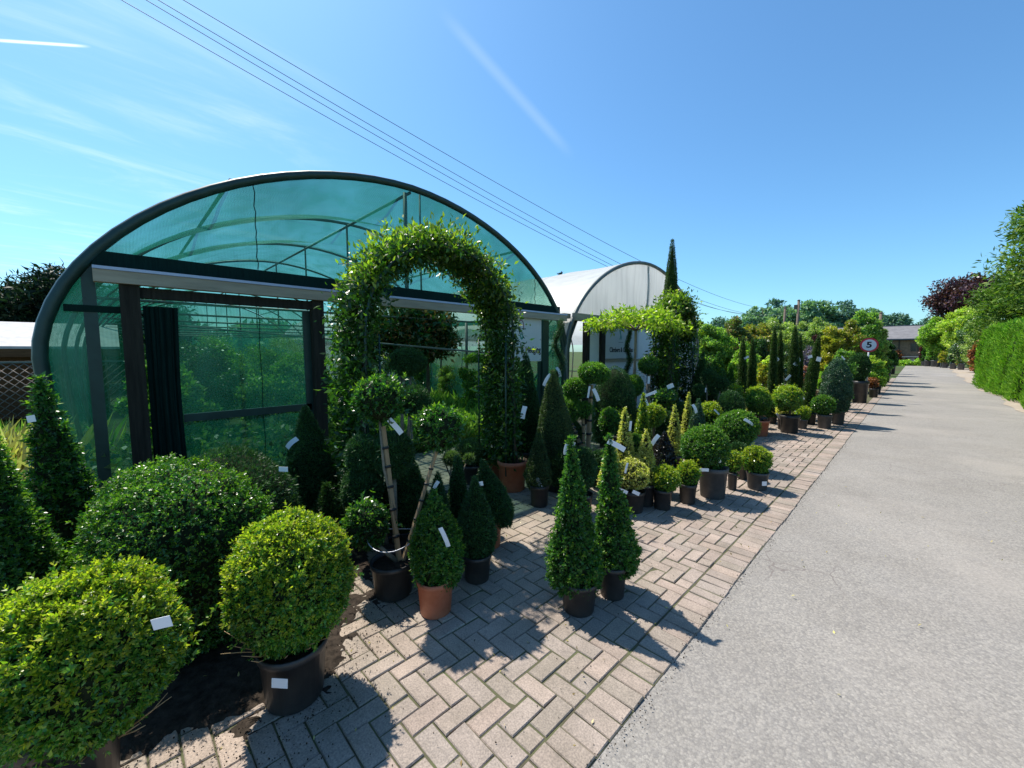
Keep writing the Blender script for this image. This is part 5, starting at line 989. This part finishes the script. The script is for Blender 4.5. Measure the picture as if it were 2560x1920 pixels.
for (lb, lf, x, y, z1, r) in (('broad golden shrub under the copper beech', 'm_yel', 2.95, 55.5, 5.5, 1.6), ('light green shrub at the left of the golden one', 'm_lime', 1.55, 60.5, 5.0, 1.5),
                              ('grey-green shrub with pale flowers next to the hedge top', 'm_daisy', 3.2, 47, 4.3, 1.2), ('small orange shrub at the hedge end', 'm_copper', 2.75, 38, 2.35, .42),
                              ('olive shrub behind the hedge end', 'm_khaki', 3.6, 46, 4.2, 1.2), ('dark evergreen above the right pots', 'm_dark', 2.5, 66, 4.1, 1.1)):
    e = empty('tall_shrub', (x, y, 0), lb, 'shrub', 'big shrubs beyond the hedge')
    D_ = x*-math.sin(YAW) + y*math.cos(YAW)
    loose('crown', lf, ('loose', 0, 0, 1.5 if z1 > 4.8 else .3, z1, r), e, D_, 1.0, 80)
    mb = MB(); mb.tube([(0, 0, -.05), (.05, 0, z1*.6)], [.07, .03], 6); mb.build('stem', BARK, e)
WD = 'trees of the far wood'
kinds = ['rounded far tree', 'tall far tree', 'broad far tree']
for i, (x, y, z1, r, lf, lab) in enumerate([
    (-36, 92, 6.4, 3.6, 'wood_dark', 'low dark tree at the left end of the wood, next to the second arch'), (-31.5, 97, 7.6, 3.6, 'wood_dark', 'dark tree second from the left end of the wood'),
    (-28, 99, 8.6, 3.8, 'wood', 'pale green tree where the wood rises from its left end'), (-25, 104, 10.6, 4.3, 'wood', 'tall rounded tree left of the shorter utility pole'),
    (-23.2, 108, 11.9, 3.6, 'wood_dark', 'highest dark pine of the wood'), (-20.8, 104, 10.8, 4.2, 'wood', 'broad pale tree right behind the shorter utility pole'),
    (-17.6, 106, 11.0, 4.0, 'wood', 'pale tree between the two left utility poles'), (-14.6, 108, 11.0, 4.0, 'wood', 'pale tree right of the taller utility pole'),
    (-11.6, 112, 11.2, 3.8, 'wood_dark', 'dark pine crown above the golden maples'), (-8.4, 114, 9.2, 4.0, 'wood', 'lower tree at the right end of the wood'),
    (-4.8, 118, 8.6, 4.2, 'wood_dark', 'far tree showing left of the house chimney'), (1.5, 124, 7.6, 3.2, 'wood_dark', 'small far tree just over the house roof'),
    (4.2, 126, 7.4, 2.6, 'wood_dark', 'tiny tree tip right of the house roof ridge')]):
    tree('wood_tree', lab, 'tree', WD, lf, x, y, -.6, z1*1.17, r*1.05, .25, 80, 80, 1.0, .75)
tree('cypress_tree', 'tiny dark conifer tip above the ridge of the white tunnel', 'conifer', None, 'darkcon', -21.8, 27.5, 0, 8.6, .7, .08, 40, 60, 1, 1.3, pointy=True, limb=2)
for (lb, x, y, z1, r) in (('dark conifer at the far left edge, lowest of the three', -25.6, -4.2, 4.9, 2.0), ('dark conifer in the middle of the three left of the tunnel', -24.0, -1.7, 5.7, 1.9), ('dark conifer nearest the green tunnel hoop', -25.5, .8, 5.2, 2.1),
                           ('dark conifer behind the gap of the three', -28, -1.2, 4.8, 2.6)):
    tree('dark_conifer', lb, 'conifer', 'dark conifers left of the tunnel', 'darkcon', x, y, 0, z1*.90, r*1.15, .16, 170, 170, .2, .8)

# ------------------------------------------------------------------ hedge
def hedge():
    root = empty('conifer_hedge', (3.2, 17, 0), 'long clipped bright green conifer hedge on the right of the road', 'hedge')
    y0, y1 = 6.0, 30.5; H = 2.62
    def xf(y): return 2.33 - .26*smooth((y - 19)/8) + .25*smooth((y - 28)/3)
    V = []
    def add(n, fn):
        P, Nn = fn(n); V.append((P, Nn))
    n = 46000
    y = 10 + (y1 - 10)*RNG.random(n)**.9; z = H*RNG.random(n)**.9
    bump = .09*np.sin(y*2.3 + z) + .06*np.sin(y*5.1 + z*2) + .045*np.sin(z*7 + y*9) + .03*np.sin(y*23 + 3*np.sin(z*5))
    xs = np.array([xf(q) for q in y]) + bump + np.abs(RNG.normal(0, .05, n)) + .16*(z/H)**2
    V.append((np.stack((xs, y, z + .05*np.sin(y*1.7)*(z/H)), 1), np.tile([-1., 0, .1], (n, 1))))
    n = 9000; y = y0 + (y1 - y0)*RNG.random(n); xs = np.array([xf(q) for q in y]) + .15 + 1.3*RNG.random(n)
    V.append((np.stack((xs, y, H + .05*np.sin(y*1.7) + .04*np.sin(xs*6) + RNG.normal(0, .03, n)), 1), np.tile([0., 0, 1.], (n, 1))))
    n = 3500; xs = xf(y1) + 1.5*RNG.random(n); V.append((np.stack((xs, y1 + RNG.normal(0, .05, n), H*RNG.random(n)), 1), np.tile([0., 1., 0], (n, 1))))
    n = 5000; y = y0 + 4*RNG.random(n); V.append((np.stack((np.array([xf(q) for q in y]), y, H*RNG.random(n)), 1), np.tile([-1., 0, 0], (n, 1))))
    P = np.vstack([p for p, _ in V]); Nn = np.vstack([q for _, q in V]); P[:, 2] = np.maximum(P[:, 2], .02)
    core = MB(); ys = np.linspace(y0, y1 - .1, 30); CV = []
    for q in ys: CV += [(xf(q) + .17, q, 0), (xf(q) + .30, q, H - .1), (xf(q) + 1.4, q, H - .1), (xf(q) + 1.5, q, 0)]
    core.add(CV, [(i*4 + k, i*4 + (k+1) % 4, i*4 + 4 + (k+1) % 4, i*4 + 4 + k) for i in range(29) for k in range(4)] + [(0, 1, 2, 3), (119, 118, 117, 116)])
    core.v = [(p[0] - 3.2, p[1] - 17, p[2]) for p in core.v]
    Q = leafquads(P - np.array([3.2, 17, 0]), Nn, .12, .28, .30, .5, .7)
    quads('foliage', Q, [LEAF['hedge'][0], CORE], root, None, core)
hedge()

# ------------------------------------------------------------------ poles, wires
POLE = plain('weathered_pole', (.16, .125, .10), .85, .2, .3, 4, stretch=(4, 4, .2))
def pole(label, x, y, z1, r, box):
    root = empty('utility_pole', (x, y, terrain(x, y)), label, 'utility pole', 'wooden utility poles'); mb = MB(); h = z1 - terrain(x, y)
    mb.tube([(0, 0, -.2), (0, 0, h)], [r*1.2, r*.9], 10); mb.build('shaft', POLE, root)
    mb = MB(); mb.lathe([(0, h), (r*1.05, h + .01), (r*1.05, h + .10), (0, h + .18)], 10); mb.build('cap', POLE, root)
    mb = MB()
    for k in range(4): mb.tube([(r, 0, h - .2 - .22*k), (r + .12, 0, h - .2 - .22*k), (r + .12, 0, h - .10 - .22*k)], .03, 6)
    mb.build('insulator', STEEL, root)
    if box:
        mb = MB(); mb.box((-r - .28, -.15, h - 1.0), (-r*.5, .15, h - .45)); mb.build('junction_box', POLE, root)
pole('shorter of the two utility poles rising from the bank before the wood', -13.62, 68.26, 7.75, .16, False)
pole('taller utility pole with a small box near its top, before the wood', -10.37, 58.7, 7.65, .15, True)
pole('utility pole left of the house roof, behind the speed sign', -2.78, 54.7, 5.4, .13, False)
WIREM = plain('cable', (.05, .055, .07), .6, .3)
wl = ['lowest overhead cable, left of the close pair', 'overhead cable, left of the close pair in the middle', 'overhead cable, right of the close pair in the middle', 'uppermost overhead cable, apart from the other three']
for i, (A_, Mm, B_) in enumerate(WIRES):
    A_, B_ = Vector(A_), Vector(B_); s, zm = Mm
    k = (zm - (A_.z + s*(B_.z - A_.z)))/(s*(s - 1)); pts = []
    for q in list(np.linspace(-.12, .3, 40)) + list(np.linspace(.32, 1, 40)):
        p = A_.lerp(B_, q); p.z = A_.z + q*(B_.z - A_.z) + k*q*(q - 1); pts.append(p)
    mb = MB(); mb.tube(pts, [.0042 + .013*min(1, max(0, j/79)) for j in range(80)], 5)
    tag(mb.build('overhead_cable', WIREM), wl[i], 'cable', 'overhead cables')

# ------------------------------------------------------------------ house at the road's end
def house():
    x0, x1, y0, y1 = -9, 2.6, 80, 88; zg = terrain(0, y0) - .02; ze, zr = 3.30, 5.25
    STONE = plain('brown_stone_wall', (.17, .125, .082), .9, .15, .4, 3.5, bump=.4); SLATE = plain('grey_slate_roof', (.165, .158, .165), .75, .3, .3, 1.6, stretch=(1, 3, 3))
    root = empty('stone_house', (0, y0, zg), 'low brown stone house with a grey slate roof at the end of the road', 'house')
    def bx(name, m, boxes, parent=root):
        mb = MB()
        for a, b in boxes: mb.box((a[0], a[1] - y0, a[2] - zg), (b[0], b[1] - y0, b[2] - zg))
        return mb.build(name, m, parent)
    bx('wall', STONE, [((x0, y0, zg), (x1, y1, ze))])
    mb = MB(); o_ = .35
    V = [(x0 - o_, -o_, ze - zg - .05), (x1 + o_, -o_, ze - zg - .05), (x1 + o_, 4, zr - zg), (x0 - o_, 4, zr - zg), (x1 + o_, 8 + o_, ze - zg - .05), (x0 - o_, 8 + o_, ze - zg - .05)]
    V += [(p[0], p[1], p[2] + .16) for p in V]
    mb.add(V, [(0, 3, 2, 1), (3, 5, 4, 2), (6, 7, 8, 9), (9, 8, 10, 11), (0, 1, 7, 6), (4, 5, 11, 10), (1, 2, 8, 7), (2, 4, 10, 8), (3, 0, 6, 9), (5, 3, 9, 11)]); rf = mb.build('roof', SLATE, root)
    mb = MB(); mb.box((x0 - o_, 3.88, zr - zg + .1), (x1 + o_, 4.12, zr - zg + .24)); mb.build('ridge_tile', SLATE, rf)
    bx('gutter', plain('black_gutter', (.02, .02, .02), .5), [((x0 - .3, y0 - .46, ze - .13), (x1 + .3, y0 - .355, ze - .03))])
    bx('downpipe', plain('dark_pipe', (.03, .025, .02), .5), [((-1.95, y0 - .10, zg), (-1.85, y0 - .01, ze - .14))])
    FR = plain('window_frame_brown', (.10, .07, .05), .6); GL = plain('dark_window_glass', (.012, .014, .018), .08, .6); CUR = plain('pale_curtain', (.50, .52, .55), .8)
    def win(xa, xb, za, zb, n):
        fb = [((xa, y0 - .06, za), (xb, y0 - .012, za + .09)), ((xa, y0 - .06, zb - .09), (xb, y0 - .012, zb))]
        fb += [((xa + (xb - xa - .08)*i/n, y0 - .058, za + .092), (xa + (xb - xa - .08)*i/n + .08, y0 - .012, zb - .092)) for i in range(n + 1)]
        w = bx('window', FR, fb); bx('pane', GL, [((xa + .02, y0 - .03, za + .02), (xb - .02, y0 - .004, zb - .02))], w); return w
    w = win(-.75, 1.15, 1.55, 2.75, 3); bx('curtain', CUR, [((.62, y0 - .036, 1.66), (1.05, y0 - .031, 2.64))], w)
    win(-6.4, -3.9, 1.55, 2.75, 3)
    p = bx('porch', plain('porch_roof_lead', (.36, .34, .32), .7, .3, .2, 4), [((-1.5, y0 - 1.3, .78), (2.2, y0 - .01, .90))])
    bx('porch_post', STONE, [((-1.35, y0 - 1.2, zg), (-1.15, y0 - 1.0, .78))], p); bx('porch_post', STONE, [((1.85, y0 - 1.2, zg), (2.05, y0 - 1.0, .78))], p)
    dr_ = bx('door', GL, [((-.1, y0 - .05, zg + .02), (1.6, y0 - .006, .62))]); bx('door_panel', CUR, [((-.9, y0 - .05, zg + .02), (-.2, y0 - .006, .62))], dr_)
    bx('chimney', STONE, [((-5.0, y0 + 3.7, zr - .2), (-4.5, y0 + 4.3, zr + .95))], rf)
    e = empty('wall_climber', (-2.0, y0 - .3, zg), 'reddish brown climber on the house wall beside the porch', 'climber')
    loose('foliage', 'm_copper', ('loose', 0, 0, .1, 2.3, .55), e, 57, 1, 24)
house()
for (lb, lf, x, y, z1, r) in (('low lime-green bush across the end of the road', 'm_lime', -1.1, 71, .35, 1.3), ('rounded green bush at the right of the road end', 'm_lime', .75, 70.5, .75, .9), ('low dark green bush left of the road end', 'm_dark', -3.4, 70, .9, 1.2)):
    e = empty('low_bush', (x, y, terrain(x, y)), lb, 'shrub'); loose('foliage', lf, ('loose', 0, 0, .02, z1 - terrain(x, y), r), e, 50, 1, 40)
mb = MB()
for i in range(2): pass
e = empty('green_gate_post', (1.72, 58.2, 0), 'pair of thin green steel posts between the right roadside pots', 'post'); mb = MB(); mb.tube([(0, 0, -.05), (0, 0, 1.35)], .05, 8); mb.tube([(.22, .1, -.05), (.22, .1, 1.35)], .05, 8); mb.tube([(0, 0, 1.2), (.22, .1, 1.2)], .03, 6); mb.build('post', STEEL, e)

# ------------------------------------------------------------------ left edge: shed, trellis, grasses, iris
SH = plain('brown_shed_boards', (.13, .065, .030), .8, .2, .35, 4, stretch=(1, 1, 6)); FELT = plain('pale_roof_felt', (.52, .50, .50), .85, .2, .15, 6)
sh = empty('shed', (-15.5, -2.4, 0), 'low brown shed with a pale grey roof at the left edge', 'shed')
mb = MB(); mb.box((-3, -3, 0), (0, 2.2, 1.70)); mb.build('wall', SH, sh)
mb = MB(); V = [(.35, -3.3, 1.72), (.35, 2.5, 1.72), (-1.5, 2.5, 2.38), (-1.5, -3.3, 2.38), (-3.35, 2.5, 1.72), (-3.35, -3.3, 1.72)]; V += [(a, b, c + .06) for a, b, c in V]
mb.add(V, [(0, 3, 2, 1), (3, 5, 4, 2), (6, 7, 8, 9), (9, 8, 10, 11), (0, 1, 7, 6), (1, 2, 8, 7), (2, 4, 10, 8), (4, 5, 11, 10), (5, 3, 9, 11), (3, 0, 6, 9)]); mb.build('roof', FELT, sh)
mb = MB(); mb.box((.30, -3.3, 1.52), (.345, 2.5, 1.715)); mb.build('fascia', SH, sh)
tl = empty('trellis_panel', (-14.6, -2.4, 0), 'diamond trellis panel leaning before the brown shed', 'trellis'); mb = MB(); W = 2.6
for k in range(-14, 30):
    a = -W + k*.17
    for s in (1, -1):
        p0 = (0.0 if s > 0 else .012, a, 0.1); p1 = (0.0 if s > 0 else .012, a + s*1.28, 1.38)
        q0, q1 = max(-W, min(W, p0[1])), max(-W, min(W, p1[1]))
        if abs(q1 - q0) < .05: continue
        f0, f1 = (q0 - p0[1])/(p1[1] - p0[1]), (q1 - p0[1])/(p1[1] - p0[1])
        mb.tube([(p0[0], q0, .1 + 1.28*f0), (p0[0], q1, .1 + 1.28*f1)], .011, 4)
mb.build('lattice', plain('weathered_lattice', (.20, .165, .14), .8), tl)
mb = MB()
for (a, b) in (((-.02, -W - .03, 0), (.03, -W + .02, 1.42)), ((-.02, W - .02, 0), (.03, W + .03, 1.42)), ((-.02, -W, 1.385), (.03, W, 1.43))): mb.box(a, b)
mb.build('frame', STEEL, tl)
def blades(name, label, cat, leaf, x, y, n, r, h, kind=None, lean=.35):
    P = np.stack((RNG.normal(0, r, n), RNG.normal(0, r, n), np.zeros(n)), 1); m, L, asp = LEAF[leaf]
    D = unit(np.stack((RNG.normal(0, lean, n), RNG.normal(0, lean, n), np.ones(n)), 1)); Hh = h*(.5 + .6*RNG.random(n))[:, None]
    s = unit(np.cross(D, unit(RNG.normal(size=(n, 3))))); W = h*asp*(.35 if leaf != 'iris' else 1)
    bend = unit(np.stack((RNG.normal(0, 1, n), RNG.normal(0, 1, n), np.full(n, -.6)), 1))*Hh*lean*.5
    Q = np.stack((P - s*W*.5, P + D*Hh*.5 - s*W*.45, P + D*Hh + bend, P + s*W*.5), 1)
    e = empty(name, (x, y, 0), label, cat); quads('blades', Q, [m], e); return e
blades('iris_plant', 'clump of broad sword-shaped leaves at the left edge', 'plant', 'iris', -4.55, -.83, 34, .10, .98, lean=.14)
blades('ornamental_grass', 'dry straw-coloured grass clump before the trellis', 'grass clump', 'straw', -7.6, -1.35, 900, .35, .95)
blades('ornamental_grass', 'straw-coloured grass clump at the very left edge', 'grass clump', 'straw', -8.6, -2.4, 700, .4, 1.0)
blades('ornamental_grass', 'yellowish grass in front of the shed, right of the straw clumps', 'grass clump', 'grass', -9.2, -1.1, 600, .4, .7)
e = empty('leaning_board', (-5.6, -1.42, 0), 'pale grey board leaning at the left edge behind the sword leaves', 'board'); mb = MB(); mb.box((-.02, -.3, 0), (.02, .3, .98)); mb.box((-.03, -.33, .98), (.03, .33, 1.02)); mb.build('panel', plain('pale_board', (.42, .45, .55), .5, .3, .1, 4), e)

# ------------------------------------------------------------------ plants inside the green tunnel
IN = 'shrubs inside the green tunnel'
for (lb, lf, x, y, z1, r) in (('shrub inside the tunnel just behind the left side net', 'm_green', -7.0, .45, 1.55, .55), ('deep green shrub inside, left of the net door', 'm_dark', -8.6, .9, 1.75, .7), ('leafy shrub seen through the net door, nearest', 'm_green', -7.9, 2.0, 1.45, .6),
                           ('leafy shrub seen through the net door at its right', 'm_dark', -9.2, 2.7, 1.6, .7), ('shrub farther inside behind the net door', 'm_green', -10.8, 1.6, 1.75, .8), ('shrub deep inside on the left', 'm_dark', -12.6, .9, 1.8, .9),
                           ('shrub deep inside behind the centre', 'm_green', -12.8, 2.9, 1.7, .9), ('lime shrub at the far end of the tunnel', 'm_lime', -16.5, 5.2, 1.6, .9), ('bushy green shrub inside under the arch opening', 'm_lime', -6.1, 3.3, .55, .45),
                           ('shrub inside at the right, behind the climber arch leg', 'm_green', -7.4, 6.2, 1.7, .45), ('dark shrub at the tunnel far right', 'm_dark', -13.5, 6.2, 1.5, .7), ('yellow-green plant near the tunnel mouth', 'm_yel', -6.0, 4.6, .45, .40), ('tall bush at the far end, left', 'm_dark', -22.5, 0.5, 2.6, 1.3), ('tall bush at the far end, centre', 'm_green', -23, 3.2, 2.4, 1.3), ('tall bush at the far end, right', 'm_khaki', -22, 6.0, 2.3, 1.3), ('bush row between the tunnels, first', 'm_khaki', -9.6, 7.0, 1.2, .5), ('bush row between the tunnels, second', 'm_green', -11.2, 7.1, 1.5, .6), ('bush row between the tunnels, third', 'm_dark', -13.4, 7.2, 1.3, .7), ('bush row between the tunnels, last', 'm_khaki', -16.5, 7.3, 1.6, .9), ('pale shrub in the grass behind the magnolias', 'm_yel', -13.6, 4.6, 1.1, .6), ('green plant inside the white tunnel, in its open bay', 'm_lime', -7.0, 7.75, .95, .45), ('low shrub deeper in the white tunnel bay', 'm_khaki', -9.5, 8.4, 1.0, .6), ('low grey-green plant under the net door', 'm_khaki', -6.7, 2.5, .7, .4)):
    e = empty('tunnel_shrub', (x, y, 0), lb, 'shrub', IN); loose('foliage', lf, ('loose', 0, 0, .05, z1, r), e, 7.5, 1, 36)
    mb = MB(); mb.tube([(0, 0, 0), (.02, 0, z1*.6)], [.03, .012], 6); mb.build('stem', BARK, e)
for (lb, lf, x, y, z1, r) in (('broad dark bush west of the tunnels, first', 'wood_dark', -34, 3, 3.6, 3.2), ('broad dark bush west of the tunnels, second', 'wood', -36, 9, 3.9, 3.4), ('broad dark bush west of the tunnels, third', 'wood_dark', -35, 15, 3.7, 3.4), ('broad dark bush west of the tunnels, last', 'wood', -37, 21, 4.2, 3.6)):
    tree('far_bush', lb, 'shrub', 'bushes far behind the tunnels', lf, x, y, 0, z1, r, .12, 60, 60, .1, .8)
for (lb, x, y, zc, r, tx) in (('magnolia tree with a slanting trunk at the left of the arch opening', -8.2, 4.75, 1.95, .95, -.12), ('magnolia tree with a straight trunk in the middle of the arch opening', -8.3, 5.35, 2.0, .95, .0), ('thinner magnolia tree farther inside', -10.6, 5.0, 2.0, .75, .05)):
    e = empty('magnolia_tree', (x, y, 0), lb, 'tree', 'magnolia trees inside the tunnel'); mb = MB(); mb.tube([(0, 0, 0), (tx*.4, tx*.3, .6), (tx, tx, 1.4), (tx*.9, tx, 2.2)], [.055, .048, .042, .02], 8)
    for k in range(6): a = k*1.05; mb.tube([(tx, tx, 1.35 + .08*k), (tx + .4*math.cos(a), tx + .4*math.sin(a), 1.6 + .1*k)], [.022, .008], 5)
    mb.build('trunk', BARK, e); loose('crown', 'magnolia', ('loose', tx, tx, 1.50, 2.70, r), e, 7, .30, 36)
for (lb, x, y, n) in (('pale broad-leaved plant at the foot of the left tunnel post', -5.75, -.05, 90), ('pale broad-leaved plant under the net door', -5.85, .9, 110), ('pale broad-leaved plant at the right foot of the net door', -5.8, 1.5, 90)):
    e = empty('hosta_plant', (x, y, 0), lb, 'plant', 'pale leafy plants at the tunnel foot'); n *= 4; P = np.stack((RNG.normal(0, .24, n), RNG.normal(0, .2, n), .08 + .62*RNG.random(n)), 1); d = unit(np.stack((P[:, 0], P[:, 1], .1 + .2*RNG.random(n)), 1))
    quads('foliage', leafquads(P, d, .085, .55, .6, .9, .1), [LEAF['hosta'][0]], e)
def grass():
    n = 20000; P = np.stack((-5.7 - 15*RNG.random(n)**1.3, 2.6 + 4.2*RNG.random(n), np.zeros(n)), 1); m, L, asp = LEAF['grass']
    k = RNG.random(n) < .35; P[k] = P[k]*.25 + np.array([-8.0, 5.6, 0])*.75
    D = unit(np.stack((RNG.normal(0, .35, n), RNG.normal(0, .35, n), np.ones(n)), 1)); H = (.15 + .60*RNG.random(n)**1.5)[:, None]; s = unit(np.cross(D, unit(RNG.normal(size=(n, 3))))); W = .012
    b = unit(np.stack((RNG.normal(0, 1, n), RNG.normal(0, 1, n), np.full(n, -.5)), 1))*H*.25
    tag(quads('grass', np.stack((P - s*W*.5, P + D*H*.5 - s*W*.4, P + D*H + b, P + s*W*.5), 1), [m]), kind='stuff')
grass()
e = empty('wooden_crate', (-2.13, 13.9, 0), 'brown wooden planter box between the pencil cypresses', 'box')
mb = MB(); SHB = plain('crate_wood', (.30, .18, .10), .8, .2, .3, 5)
for i in range(4): mb.box((-.28, -.28 + 0.0, .10 + i*.11), (.28, -.25, .20 + i*.11)); mb.box((-.28, .25, .10 + i*.11), (.28, .28, .20 + i*.11)); mb.box((-.28, -.249, .10 + i*.11), (-.25, .249, .20 + i*.11)); mb.box((.25, -.249, .10 + i*.11), (.28, .249, .20 + i*.11))
mb.build('side_board', SHB, e); mb = MB()
for a in (-.27, .23):
    for b in (-.245, .205): mb.box((a, b, 0), (a + .04, b + .04, .09))
mb.build('foot', SHB, e)
